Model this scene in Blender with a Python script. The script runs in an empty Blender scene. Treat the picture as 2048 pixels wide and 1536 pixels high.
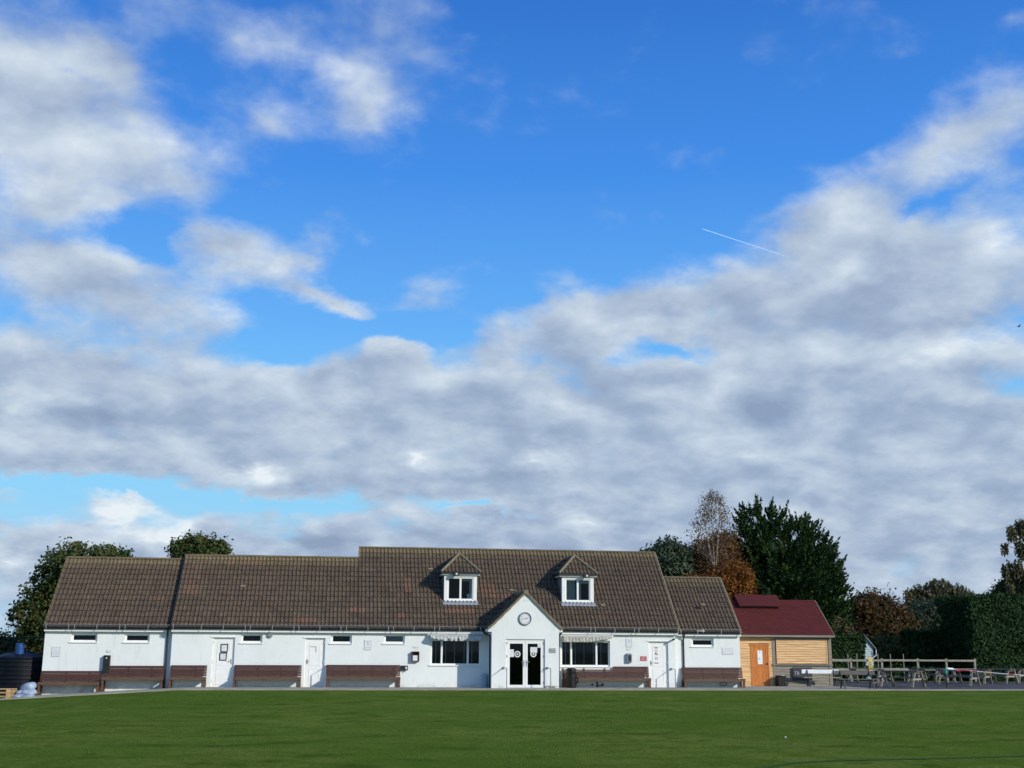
import bpy, math, random
import numpy as np
from mathutils import Vector, Matrix
R = math.radians
scene = bpy.context.scene
# ------------------------------------------------------------------ camera
F_PX, HOR, YAW, ROLL, DIST, EYE = 2360.0, 1303.0, R(8.4), R(0.3), 53.0, 1.57
pitch = math.atan((HOR - 768) / F_PX)
cF = Vector((math.sin(YAW) * math.cos(pitch), math.cos(YAW) * math.cos(pitch), math.sin(pitch)))
cR = Vector((math.cos(YAW), -math.sin(YAW), 0)); cU = cR.cross(cF)
R2 = cR * math.cos(ROLL) + cU * math.sin(ROLL); U2 = -cR * math.sin(ROLL) + cU * math.cos(ROLL)
CAM = Vector((0, -DIST, EYE))
cam = bpy.data.objects.new('camera', bpy.data.cameras.new('camera'))
scene.collection.objects.link(cam)
cam.matrix_world = Matrix(((R2.x, U2.x, -cF.x, CAM.x), (R2.y, U2.y, -cF.y, CAM.y), (R2.z, U2.z, -cF.z, CAM.z), (0, 0, 0, 1)))
cam.data.sensor_width = 36.0; cam.data.lens = 36.0 * F_PX / 2048
cam.data.clip_start = 0.5; cam.data.clip_end = 30000
scene.camera = cam

def ray(px, py):
    return cF + R2 * ((px - 1024) / F_PX) - U2 * ((py - 768) / F_PX)
def at(px, py, Y):                       # the point of the vertical plane y = Y seen at a pixel of the photograph
    d = ray(px, py); return CAM + d * ((Y - CAM.y) / d.y)
def ground(px, py, z=0.0):
    d = ray(px, py); return CAM + d * ((z - CAM.z) / d.z)
def azel(px, py):
    d = ray(px, py).normalized(); return (math.atan2(d.x, d.y), math.asin(d.z))

# ------------------------------------------------------------------ light
SUN_AZ, SUN_EL = 46.0, 25.0              # azimuth from the facade normal, towards +x
sv = Vector((math.sin(R(SUN_AZ)) * math.cos(R(SUN_EL)), -math.cos(R(SUN_AZ)) * math.cos(R(SUN_EL)), math.sin(R(SUN_EL))))
sun = bpy.data.objects.new('sun', bpy.data.lights.new('sun', 'SUN'))
scene.collection.objects.link(sun)
sun.data.energy = 3.6; sun.data.angle = R(0.6); sun.data.color = (1.0, 0.92, 0.79)
sun.rotation_euler = sv.to_track_quat('Z', 'Y').to_euler()
scene.view_settings.view_transform = 'Standard'; scene.view_settings.look = 'None'
scene.view_settings.exposure = 0.15; scene.view_settings.gamma = 1.0

# ------------------------------------------------------------------ world
class NT:
    def __init__(s, t): s.t = t; s.n = t.nodes; s.l = t.links
    def add(s, ty, **k):
        n = s.n.new(ty)
        for a, b in k.items(): setattr(n, a, b)
        return n
    def put(s, sock, v):
        if isinstance(v, (int, float, tuple, list)): sock.default_value = v
        else: s.l.new(v, sock)
    def m(s, op, a, b=None, c=None, clamp=False):
        n = s.add('ShaderNodeMath', operation=op); n.use_clamp = clamp; s.put(n.inputs[0], a)
        if b is not None: s.put(n.inputs[1], b)
        if c is not None: s.put(n.inputs[2], c)
        return n.outputs[0]
    def mr(s, v, a, b, c=0.0, d=1.0, ty='LINEAR'):
        n = s.add('ShaderNodeMapRange', interpolation_type=ty)
        for i, q in enumerate((v, a, b, c, d)): s.put(n.inputs[i], q)
        return n.outputs[0]
    def noise(s, vec, scale, detail=4, rough=0.5, dist=0.0, out=0):
        n = s.add('ShaderNodeTexNoise'); s.put(n.inputs['Vector'], vec); n.inputs['Scale'].default_value = scale
        n.inputs['Detail'].default_value = detail; n.inputs['Roughness'].default_value = rough; n.inputs['Distortion'].default_value = dist
        return n.outputs[out]
    def mix(s, f, a, b, blend='MIX'):
        n = s.add('ShaderNodeMix', data_type='RGBA', blend_type=blend); s.put(n.inputs[0], f); s.put(n.inputs[6], a); s.put(n.inputs[7], b)
        return n.outputs[2]
    def vm(s, op, a, b=None):
        n = s.add('ShaderNodeVectorMath', operation=op); s.put(n.inputs[0], a)
        if b is not None: s.put(n.inputs[1], b)
        return n.outputs[0]
    def xyz(s, x, y, z=0.0):
        n = s.add('ShaderNodeCombineXYZ'); s.put(n.inputs[0], x); s.put(n.inputs[1], y); s.put(n.inputs[2], z); return n.outputs[0]
    def sep(s, v):
        n = s.add('ShaderNodeSeparateXYZ'); s.put(n.inputs[0], v); return n.outputs
def lin(r, g, b, k=1.0):
    f = lambda c: ((c / 255 + 0.055) / 1.055) ** 2.4 if c > 10 else c / 255 / 12.92
    return (f(r) * k, f(g) * k, f(b) * k, 1.0)

# (px, py, rx, ry, tilt deg counter-clockwise, weight): where the cloud banks stand in the sky, as directions
CLOUDS = [(20, 180, 330, 200, -20, .75), (190, 300, 330, 130, -8, .55), (60, 60, 240, 100, -20, .35), (190, 100, 130, 60, -35, .3), (120, 420, 200, 80, 0, .6),
          (640, 100, 330, 110, -16, .42), (700, 175, 210, 90, -10, .35), (480, 70, 170, 50, -10, .25), (720, 50, 170, 90, 0, .28), (740, 210, 110, 50, 10, .2), (520, 240, 110, 50, -20, .35),
          (60, 520, 240, 60, -15, .6), (470, 500, 200, 85, -8, .75), (590, 530, 70, 50, 0, .4), (300, 620, 330, 85, 0, .5), (240, 560, 130, 50, 0, .3),
          (660, 600, 140, 32, -15, .75), (830, 600, 130, 60, 20, .2),
          (100, 800, 420, 160, 0, .8), (350, 800, 520, 110, -5, .7), (690, 745, 150, 90, 0, .55), (800, 710, 60, 50, 0, .45),
          (960, 800, 420, 170, 10, .85), (1240, 640, 260, 68, 4, .85), (1110, 625, 90, 40, 0, .3), (1500, 640, 330, 130, 18, .85), (1500, 850, 520, 150, 5, .8),
          (1850, 620, 420, 230, 18, .95), (1690, 450, 120, 100, 20, .65), (1890, 300, 230, 95, 25, .62), (2030, 240, 110, 90, 0, .35), (1780, 520, 160, 60, 0, .3),
          (2020, 35, 90, 40, 0, .45), (1500, 90, 70, 60, 30, .12), (1530, 460, 90, 40, 0, .18),
          (1400, 950, 760, 130, 0, .8), (500, 900, 600, 90, 2, .75), (1900, 1000, 400, 200, 0, .9), (1500, 1060, 500, 120, 0, .8),
          (700, 1100, 700, 75, 0, .85), (120, 1110, 300, 80, 0, .6), (1100, 1080, 400, 60, 0, .5), (1100, 1240, 1500, 110, 0, 1.0), (850, 980, 250, 60, 0, .3),
          (540, 955, 90, 40, 0, .55), (60, 880, 200, 80, 0, .4), (250, 1010, 50, 45, 40, .4)]
HOLES = [(270, 495, 80, 50, 0, .45), (560, 620, 120, 40, 0, .35), (360, 440, 160, 36, 10, .35), (740, 662, 170, 30, 0, .75), (880, 690, 60, 24, 0, .4), (960, 590, 90, 40, 0, .3), (470, 410, 120, 40, 0, .3), (330, 470, 60, 30, 30, .3),
         (1330, 700, 110, 34, 0, .8), (1250, 735, 70, 26, 0, .5), (1400, 715, 90, 40, 0, .4), (200, 982, 300, 15, -3, 1.1), (560, 1010, 180, 18, 0, 1.0), (960, 1022, 110, 12, 0, .8),
         (1690, 978, 55, 16, 0, .75), (1730, 1000, 60, 12, 0, .4), (110, 160, 60, 22, -10, .35), (560, 690, 120, 30, -8, .6), (800, 655, 160, 26, 0, .5),
         (290, 500, 70, 30, -30, .35), (1700, 770, 90, 30, 0, .1), (1560, 560, 60, 20, 20, .2), (1870, 415, 130, 20, 18, .35)]
LIGHTS = [(1080, 925, 60, 20, 0, .5), (1500, 905, 90, 26, -8, .55), (840, 912, 50, 15, 0, .7), (520, 945, 60, 22, 12, .85), (240, 1040, 60, 50, 40, .85), (350, 1062, 60, 24, 25, .9),
          (30, 1118, 60, 26, 0, .7), (1180, 1035, 60, 26, 0, .55), (60, 300, 260, 130, 0, .45), (100, 800, 100, 35, 0, .3), (560, 790, 200, 40, -8, .3), (1700, 545, 130, 30, 20, .4),
          (1860, 700, 260, 40, 0, .45), (1980, 490, 120, 60, 20, .4), (1450, 790, 90, 40, 0, .4), (650, 140, 200, 50, -20, .5), (1240, 640, 200, 30, 0, .25), (1690, 430, 70, 70, 0, .4),
          (1820, 930, 120, 30, 0, .25), (20, 830, 60, 40, 0, .45), (540, 520, 90, 40, 0, .45), (1900, 320, 160, 50, 25, .3), (880, 760, 120, 25, 10, .2)]
SHADES = [(1520, 830, 80, 40, 0, .4), (250, 840, 200, 25, 0, .35), (1750, 600, 220, 40, 15, .25), (1700, 740, 200, 30, 0, .3), (1960, 820, 160, 40, 0, .3), (700, 1060, 300, 30, 0, .25),
          (1100, 860, 200, 30, 0, .2), (600, 1080, 180, 16, 0, .3), (1450, 1120, 700, 40, 0, .2), (1250, 700, 200, 26, 0, .2), (960, 960, 350, 20, 0, .2), (1900, 640, 200, 25, 0, .3)]

world = bpy.data.worlds.new('World'); scene.world = world; world.use_nodes = True
W = NT(world.node_tree); W.n.clear()
def blob_sum(N, vec, L, sign=1.0, start=None, sw=0.1):
    acc = start
    for (px, py, rx, ry, a, w) in L:
        u, v = azel(px, py)
        mp = N.add('ShaderNodeMapping', vector_type='TEXTURE')
        if acc is None: N.put(mp.inputs[0], vec)
        else:                                   # (a negligible link that keeps the shader's stack short)
            q = N.add('ShaderNodeVectorMath', operation='MULTIPLY_ADD'); N.l.new(acc, q.inputs[0]); q.inputs[1].default_value = (1e-7, 0, 0)
            N.l.new(vec, q.inputs[2]); N.l.new(q.outputs[0], mp.inputs[0])
        mp.inputs[1].default_value = (u, v, 0); mp.inputs[2].default_value = (0, 0, R(a))
        mp.inputs[3].default_value = (1.7 * rx / F_PX / math.cos(v), 1.7 * ry / F_PX, 1)
        ln = N.add('ShaderNodeTexGradient', gradient_type='QUADRATIC_SPHERE'); N.l.new(mp.outputs[0], ln.inputs[0])
        acc = N.m('MULTIPLY_ADD', ln.outputs[1], w * sign * 1.5, 0.0 if acc is None else acc)
    return acc
tc = W.add('ShaderNodeTexCoord'); s3 = W.sep(tc.outputs['Generated'])
u = W.m('ARCTAN2', s3[0], s3[1]); v = W.m('ARCSINE', s3[2])
P0 = W.xyz(u, v)
den = W.m('ADD', W.m('MAXIMUM', s3[2], 0.0), .36)
fl = W.xyz(W.m('DIVIDE', s3[0], den), W.m('DIVIDE', s3[1], den))      # the cloud layer lies flat overhead
wa = W.vm('SUBTRACT', W.noise(fl, 6.5, 6, .6, 0, 1), (.5, .5, .5))
PW = W.vm('ADD', P0, W.vm('MULTIPLY', wa, (.10, .06, 0)))
D = blob_sum(W, PW, CLOUDS); D = blob_sum(W, PW, HOLES, -1.0, D)
D = W.m('MINIMUM', D, 1.2)
fb = W.noise(fl, 8.0, 7, .56, .1)
fb1 = W.noise(W.vm('ADD', fl, (.02, -.045, 0)), 8.0, 5, .56, .1)
D0 = W.m('MULTIPLY_ADD', W.m('SUBTRACT', fb, .5), 2.2, D)
# beyond the bank we look at, plain broken cloud covers the rest of the sky
other = W.m('MULTIPLY_ADD', W.noise(tc.outputs['Generated'], 3.0, 6, .6), 2.4, -.75)
front = W.m('MULTIPLY', W.mr(W.m('ABSOLUTE', W.m('SUBTRACT', u, YAW)), .5, .75, 1, 0), W.mr(v, .58, .75, 1, 0))
D0 = W.m('ADD', W.m('MULTIPLY', D0, front), W.m('MULTIPLY', other, W.m('SUBTRACT', 1.0, front)))
alpha = W.mr(D0, .10, W.mr(v, .2, .5, .95, 1.35), 0, 1, 'SMOOTHSTEP')
alpha = W.m('MULTIPLY', alpha, .97)
fl2 = W.vm('ADD', fl, (7.3, 2.1, 0))
lw = W.vm('ADD', P0, W.vm('MULTIPLY', W.vm('SUBTRACT', W.noise(fl2, 8.5, 4, .6, 0, 1), (.5, .5, .5)), (.07, .04, 0)))
L = blob_sum(W, lw, LIGHTS); L = blob_sum(W, lw, SHADES, -1.0, L)
tex = W.m('SUBTRACT', W.noise(fl2, 9.0, 7, .54, .1), .5)
rim = W.m('MULTIPLY', W.m('SUBTRACT', fb, fb1), 1.15)
lit = W.m('ADD', W.m('ADD', W.m('MULTIPLY_ADD', tex, .88, .43), 0.0), W.m('ADD', rim, W.m('MULTIPLY', L, .62)))
thick = W.mr(D0, .3, 1.6, .22, -.12)
lit = W.m('ADD', lit, thick)
cr = W.add('ShaderNodeValToRGB'); W.l.new(lit, cr.inputs[0])
el = cr.color_ramp.elements
el[0].position = 0.0; el[0].color = lin(140, 157, 185); el[1].position = 1.0; el[1].color = lin(230, 238, 243)
for p, c in ((.3, (160, 177, 202)), (.55, (184, 199, 217)), (.8, (207, 219, 231))):
    e = el.new(p); e.color = lin(*c)
K = 9.3
sky = W.add('ShaderNodeTexSky', sky_type='NISHITA'); sky.sun_disc = False; sky.sun_elevation = R(SUN_EL)
sky.sun_rotation = R(180 - SUN_AZ); sky.altitude = 50; sky.air_density = 1.0; sky.dust_density = .4; sky.ozone_density = 1.6
# the camera's strong blue: the sky's own gradient, tinted a little by height
tr = W.add('ShaderNodeValToRGB'); W.l.new(W.mr(v, 0.06, .56, 0, 1), tr.inputs[0])
te = tr.color_ramp.elements; te[0].color = lin(150, 214, 248); te[1].position = 1.0; te[1].color = lin(40, 112, 206)
for p, c in ((.2, (128, 206, 252)), (.42, (98, 176, 250)), (.68, (62, 142, 236))):
    e = te.new(p); e.color = lin(*c)
skyt = W.mix(.88, sky.outputs[0], W.vm('MULTIPLY', tr.outputs[0], (K, K, K)))
cloudc = W.vm('MULTIPLY', cr.outputs[0], (K, K, K))
hz = W.mix(W.mr(v, .0, .14, .55, 0), skyt, tuple(c * K for c in lin(168, 190, 218)[:3]) + (1,))
col = W.mix(alpha, hz, cloudc)
bg = W.add('ShaderNodeBackground'); W.l.new(col, bg.inputs[0]); bg.inputs[1].default_value = 0.1
wo = W.add('ShaderNodeOutputWorld'); W.l.new(bg.outputs[0], wo.inputs[0])
scene.cycles.use_adaptive_sampling = True; scene.cycles.adaptive_threshold = 0.015; scene.cycles.adaptive_min_samples = 12
scene.cycles.max_bounces = 6; scene.cycles.diffuse_bounces = 3; scene.cycles.transparent_max_bounces = 12
world.cycles.sampling_method = 'MANUAL'; world.cycles.sample_map_resolution = 512

# ------------------------------------------------------------------ helpers
rnd = random.Random(7); nr = np.random.default_rng(11)
class MB:                                  # collects faces, builds ONE mesh object
    def __init__(s): s.v = []; s.f = []; s.a = []
    def quad(s, *p):
        i = len(s.v); s.v += [tuple(q) for q in p]; s.f.append(tuple(range(i, i + len(p)))); return s
    def box(s, x0, x1, y0, y1, z0, z1, rot=None, piv=None):
        P = [(x0, y0, z0), (x1, y0, z0), (x1, y1, z0), (x0, y1, z0), (x0, y0, z1), (x1, y0, z1), (x1, y1, z1), (x0, y1, z1)]
        if rot is not None:
            c = Vector(piv or ((x0 + x1) / 2, (y0 + y1) / 2, (z0 + z1) / 2)); P = [tuple(c + rot @ (Vector(p) - c)) for p in P]
        i = len(s.v); s.v += P
        for q in ((0, 3, 2, 1), (4, 5, 6, 7), (0, 1, 5, 4), (1, 2, 6, 5), (2, 3, 7, 6), (3, 0, 4, 7)): s.f.append(tuple(i + k for k in q))
        return s
    def bar(s, a, b, w, h=None, up=(0, 0, 1)):          # a beam from a to b
        a, b = Vector(a), Vector(b); h = h or w; d = (b - a).normalized(); r = d.cross(Vector(up))
        if r.length < 1e-4: r = d.cross(Vector((0, 1, 0)))
        r.normalize(); t = r.cross(d); i = len(s.v)
        for c in (a, b):
            for x, y in ((-1, -1), (1, -1), (1, 1), (-1, 1)): s.v.append(tuple(c + r * x * w / 2 + t * y * h / 2))
        for q in ((0, 3, 2, 1), (4, 5, 6, 7), (0, 1, 5, 4), (1, 2, 6, 5), (2, 3, 7, 6), (3, 0, 4, 7)): s.f.append(tuple(i + k for k in q))
        return s
    def tube(s, pts, rad, n=8, cap=True):
        pts = [Vector(p) for p in pts]; rad = rad if isinstance(rad, (list, tuple)) else [rad] * len(pts); i0 = len(s.v); ref = Vector((.3, .9, .2))
        for k, p in enumerate(pts):
            d = (pts[min(k + 1, len(pts) - 1)] - pts[max(k - 1, 0)]).normalized(); r = d.cross(ref)
            if r.length < .05: r = d.cross(Vector((1, 0, 0)))
            r.normalize(); t = d.cross(r)
            for j in range(n):
                a = 2 * math.pi * j / n; s.v.append(tuple(p + (r * math.cos(a) + t * math.sin(a)) * rad[k]))
        for k in range(len(pts) - 1):
            for j in range(n):
                a = i0 + k * n + j; b = i0 + k * n + (j + 1) % n; s.f.append((a, b, b + n, a + n))
        if cap: s.f.append(tuple(i0 + j for j in range(n))[::-1]); s.f.append(tuple(i0 + (len(pts) - 1) * n + j for j in range(n)))
        return s
    def lathe(s, c, prof, n=24):                        # prof: (radius, z)
        i0 = len(s.v)
        for r, z in prof:
            for j in range(n):
                a = 2 * math.pi * j / n; s.v.append((c[0] + r * math.cos(a), c[1] + r * math.sin(a), c[2] + z))
        for k in range(len(prof) - 1):
            for j in range(n):
                a = i0 + k * n + j; b = i0 + k * n + (j + 1) % n; s.f.append((a, b, b + n, a + n))
        s.f.append(tuple(i0 + j for j in range(n))[::-1]); s.f.append(tuple(i0 + (len(prof) - 1) * n + j for j in range(n)))
        return s
    def build(s, name, mat, parent=None, smooth=False, bevel=0.0):
        me = bpy.data.meshes.new(name); me.from_pydata(s.v, [], s.f); me.materials.append(mat)
        if smooth: me.polygons.foreach_set('use_smooth', [True] * len(me.polygons))
        if s.a:
            at_ = me.attributes.new('tint', 'FLOAT_VECTOR', 'FACE'); at_.data.foreach_set('vector', np.array(s.a, 'f').ravel())
        me.update(); o = bpy.data.objects.new(name, me); scene.collection.objects.link(o)
        if parent: o.parent = parent; o.matrix_parent_inverse = parent.matrix_world.inverted()
        if bevel:
            m = o.modifiers.new('edge', 'BEVEL'); m.width = bevel; m.segments = 2; m.limit_method = 'ANGLE'
        return o
def raw(name, verts, faces, mat, parent=None, tint=None, smooth=False):
    me = bpy.data.meshes.new(name); nf, k = faces.shape
    me.vertices.add(len(verts)); me.vertices.foreach_set('co', np.asarray(verts, 'f').ravel())
    me.loops.add(nf * k); me.loops.foreach_set('vertex_index', faces.astype('i').ravel())
    me.polygons.add(nf); me.polygons.foreach_set('loop_start', np.arange(0, nf * k, k, dtype='i')); me.polygons.foreach_set('loop_total', np.full(nf, k, 'i'))
    if smooth: me.polygons.foreach_set('use_smooth', [True] * nf)
    if tint is not None:
        a = me.attributes.new('tint', 'FLOAT_VECTOR', 'FACE'); a.data.foreach_set('vector', np.asarray(tint, 'f').ravel())
    me.materials.append(mat); me.update(calc_edges=True)
    o = bpy.data.objects.new(name, me); scene.collection.objects.link(o)
    if parent: o.parent = parent; o.matrix_parent_inverse = parent.matrix_world.inverted()
    return o
def tag(o, label=None, cat=None, group=None, kind=None):
    if label: o['label'] = label
    if cat: o['category'] = cat
    if group: o['group'] = group
    if kind: o['kind'] = kind
    return o
def thing(name, label, cat, loc=(0, 0, 0), rz=0.0, group=None):
    o = bpy.data.objects.new(name, None); scene.collection.objects.link(o); o.location = loc; o.rotation_euler = (0, 0, rz)
    o.empty_display_size = .2; o.matrix_world = Matrix.Translation(loc) @ Matrix.Rotation(rz, 4, 'Z')
    return tag(o, label, cat, group)
def dup(o, loc, rz=0.0, label=None, group=None, scl=None):
    r = o.copy(); scene.collection.objects.link(r); r.location = loc; r.rotation_euler = (0, 0, rz)
    if label: r['label'] = label
    if group: r['group'] = group
    if scl: r.scale = scl
    for ch in o.children:
        c = ch.copy(); scene.collection.objects.link(c); c.parent = r; c.matrix_parent_inverse = Matrix()
        c.matrix_basis = ch.matrix_parent_inverse @ ch.matrix_basis if False else ch.matrix_basis
        c.matrix_parent_inverse = ch.matrix_parent_inverse.copy()
        for gch in ch.children:
            d = gch.copy(); scene.collection.objects.link(d); d.parent = c; d.matrix_parent_inverse = gch.matrix_parent_inverse.copy()
    return r
def terr(x, y):                                          # the ground falls away at the left of the building
    t = max(0.0, min(1.0, (-6.0 - x) / 7.5)); f = max(0.0, min(1.0, (y + 30) / 18))
    f = f * f * (3 - 2 * f); return -0.42 * t * f

# ------------------------------------------------------------------ materials (all procedural)
def mat(name, c1, c2=None, rough=.6, scale=6.0, bump=0.0, bscale=None, stretch=(1, 1, 1), metal=0.0, spec=.5, detail=5, coord='Object', mid=(.35, .65)):
    m = bpy.data.materials.new(name); m.use_nodes = True; N = NT(m.node_tree); b = N.n['Principled BSDF']
    t = N.add('ShaderNodeTexCoord').outputs[coord]; vec = N.vm('MULTIPLY', t, stretch)
    f = N.mr(N.noise(vec, scale, detail, .6), mid[0], mid[1]); c2 = c2 or tuple(k * .8 for k in c1)
    N.put(b.inputs['Base Color'], N.mix(f, (*c1, 1), (*c2, 1))); b.inputs['Roughness'].default_value = rough
    b.inputs['Metallic'].default_value = metal; b.inputs['Specular IOR Level'].default_value = spec
    if bump:
        bn = N.add('ShaderNodeBump'); bn.inputs['Strength'].default_value = bump; bn.inputs['Distance'].default_value = .02
        N.l.new(N.noise(vec, bscale or scale * 6, 4, .6), bn.inputs['Height']); N.l.new(bn.outputs[0], b.inputs['Normal'])
    return m
M = {}
M['metal_dark'] = mat('dark_plastic', (.008, .008, .010), (.018, .018, .02), .5, 8)
M['galv'] = mat('galvanised_metal', (.45, .46, .46), (.25, .26, .26), .45, 12, metal=.3)
M['upvc'] = mat('white_upvc', (.83, .85, .84), (.78, .80, .78), .32, 3)
M['lead'] = mat('lead_sheet', (.20, .23, .26), (.30, .33, .36), .5, 6)
M['mortar'] = mat('verge_mortar', (.22, .19, .12), (.15, .13, .085), .9, 7, .4)
M['interior'] = mat('dark_interior', (.02, .018, .016), (.012, .011, .01), .8, 2)
M['paper'] = mat('paper', (.74, .75, .76), (.66, .67, .70), .6, 5)
M['ink'] = mat('ink', (.02, .02, .035), (.03, .03, .04), .6, 5)
M['greyink'] = mat('grey_lettering', (.30, .33, .38), (.42, .45, .5), .6, 30)
M['red'] = mat('red_sign', (.50, .04, .07), (.42, .03, .06), .45, 5)
M['signwhite'] = mat('sign_white', (.70, .73, .75), (.64, .67, .70), .5, 4)
M['steel'] = mat('painted_steel', (.30, .33, .36), (.22, .25, .28), .4, 10, metal=.4)
M['deepbrown'] = mat('stained_wood', (.082, .030, .020), (.050, .020, .014), .6, 5, .3, 40, (1, 6, 12))
M['seatbrown'] = mat('weathered_bench_wood', (.135, .070, .036), (.075, .038, .022), .65, 4, .3, 40, (.6, 6, 8))
M['pine'] = mat('orange_stained_pine', (.58, .20, .034), (.38, .12, .02), .42, 3, .2, 30, (6, 6, .8))
M['cedar'] = mat('fresh_cladding', (.70, .46, .22), (.46, .26, .105), .6, 2.2, .25, 30, (.5, 4, 9))
M['grey_wood'] = mat('weathered_cladding', (.27, .245, .20), (.17, .155, .125), .8, 3, .35, 30, (.6, 4, 9))
M['table_wood'] = mat('dark_table_wood', (.125, .115, .108), (.075, .068, .064), .7, 5, .3, 30, (1, 6, 6))
M['leg_wood'] = mat('pale_weathered_wood', (.34, .31, .24), (.23, .20, .155), .75, 5, .3, 30)
M['fence_wood'] = mat('grey_fence_wood', (.30, .29, .235), (.19, .18, .145), .8, 4, .35, 30, (.6, 3, 3))
M['bluetank'] = mat('black_tank_plastic', (.002, .003, .006), (.004, .006, .010), .5, 3, spec=.25)
M['bluedrum'] = mat('blue_drum_plastic', (.012, .075, .26), (.010, .055, .20), .4, 5)
M['pallet'] = mat('raw_pallet_wood', (.52, .36, .17), (.36, .24, .11), .75, 6, .3, 40)
M['sack'] = mat('white_plastic_sack', (.38, .46, .56), (.20, .27, .38), .5, 3, .6, 9)
M['bin'] = mat('black_bin', (.006, .006, .007), (.012, .012, .013), .5, 6, spec=.3)
M['bark'] = mat('bark', (.06, .048, .036), (.03, .026, .02), .9, 6, .6, 20)
M['birchbark'] = mat('birch_bark', (.34, .30, .25), (.12, .10, .08), .8, 5, .3, 20, (1, 1, 3), mid=(.5, .75))
M['twig'] = mat('birch_twigs', (.115, .085, .062), (.08, .06, .045), .9, 5)
M['teal'] = mat('teal_painted_boards', (.34, .47, .50), (.28, .40, .43), .6, 3)
M['felt'] = mat('grey_roof_felt', (.22, .24, .25), (.14, .15, .16), .8, 6)
M['yellow'] = mat('faded_yellow_sign', (.58, .47, .18), (.50, .36, .10), .6, 4)
M['canvas'] = mat('awning_canvas', (.52, .54, .53), (.38, .40, .39), .8, 5)
M['canvas_dirty'] = mat('worn_awning_canvas', (.50, .48, .42), (.28, .27, .23), .85, 6)
M['line'] = mat('white_line_paint', (.20, .26, .12), (.09, .15, .03), .9, 8, spec=0)
M['teal_line'] = mat('blue_green_line', (.036, .090, .032), (.055, .115, .028), 1, 9, spec=0)
M['planter'] = mat('pale_blue_bin', (.30, .42, .50), (.24, .35, .44), .5, 4)
M['green_post'] = mat('dark_green_paint', (.012, .022, .018), (.02, .032, .026), .5, 6)
M['greengloss'] = mat('green_tape', (.02, .26, .16), (.03, .36, .24), .5, 6)
M['redgloss'] = mat('red_tape', (.36, .02, .06), (.5, .05, .1), .5, 6)
M['hosewhite'] = mat('white_tape', (.86, .90, .90), (.76, .82, .84), .5, 6)
M['blind'] = mat('brown_wooden_blind', (.060, .028, .018), (.035, .017, .012), .5, 4, stretch=(.5, 1, 8))
M['greyblind'] = mat('grey_roller_blind', (.28, .32, .34), (.20, .24, .27), .7, 5)
M['curtain'] = mat('pale_net_curtain', (.62, .66, .62), (.36, .42, .42), .8, 4, stretch=(4, 4, 1))

def render_mat():                                        # white render with faint dirt towards damp patches
    m = bpy.data.materials.new('white_render'); m.use_nodes = True; N = NT(m.node_tree); b = N.n['Principled BSDF']
    t = N.add('ShaderNodeTexCoord').outputs['Object']
    a = N.noise(N.vm('MULTIPLY', t, (1, 1, .5)), .9, 6, .65); c = N.noise(N.vm('MULTIPLY', t, (4, 4, .7)), 1.6, 5, .6)
    col = N.mix(N.mr(a, .35, .7), (.755, .80, .79, 1), (.69, .735, .73, 1)); col = N.mix(N.mr(c, .58, .78, 0, .35), col, (.45, .47, .46, 1))
    z = N.sep(t)[2]; splash = N.m('MULTIPLY', N.mr(z, .25, .02), N.mr(N.noise(t, 3.0, 5, .7), .42, .62), clamp=True)
    col = N.mix(N.m('MULTIPLY', splash, .5), col, (.30, .31, .26, 1))
    N.put(b.inputs['Base Color'], col); b.inputs['Roughness'].default_value = .85; b.inputs['Specular IOR Level'].default_value = .2
    bn = N.add('ShaderNodeBump'); bn.inputs['Strength'].default_value = .35; bn.inputs['Distance'].default_value = .01
    N.l.new(N.noise(t, 60, 4, .7), bn.inputs['Height']); N.l.new(bn.outputs[0], b.inputs['Normal']); return m
M['render'] = render_mat()
def tile_mat():
    m = bpy.data.materials.new('concrete_roof_tiles'); m.use_nodes = True; N = NT(m.node_tree); b = N.n['Principled BSDF']
    at_ = N.add('ShaderNodeAttribute'); at_.attribute_name = 'tint'; s = N.sep(at_.outputs['Vector']); t = N.add('ShaderNodeTexCoord').outputs['Object']
    col = N.mix(s[0], (.070, .050, .034, 1), (.108, .081, .054, 1))
    big = N.noise(t, .35, 4, .6); col = N.mix(N.mr(big, .42, .7, 0, .35), col, (.075, .050, .044, 1))
    col = N.mix(N.m('MULTIPLY', N.mr(N.noise(t, 7, 5, .65), .5, .72), .55), col, (.19, .155, .095, 1))
    col = N.mix(N.m('MULTIPLY', N.mr(N.noise(t, 1.3, 5, .7), .52, .7), .45), col, (.035, .034, .030, 1))
    col = N.mix(s[1], col, (.26, .125, .075, 1))                   # newer terracotta replacements
    col = N.mix(N.m('MULTIPLY', s[2], N.mr(N.noise(t, 3, 4, .6), .3, .6, .5, 1)), col, (.205, .165, .085, 1))   # lichen
    N.put(b.inputs['Base Color'], col); b.inputs['Roughness'].default_value = .82; b.inputs['Specular IOR Level'].default_value = .25
    bn = N.add('ShaderNodeBump'); bn.inputs['Strength'].default_value = .5; bn.inputs['Distance'].default_value = .012
    N.l.new(N.noise(t, 40, 3, .7), bn.inputs['Height']); N.l.new(bn.outputs[0], b.inputs['Normal']); return m
M['tile'] = tile_mat()
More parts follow.
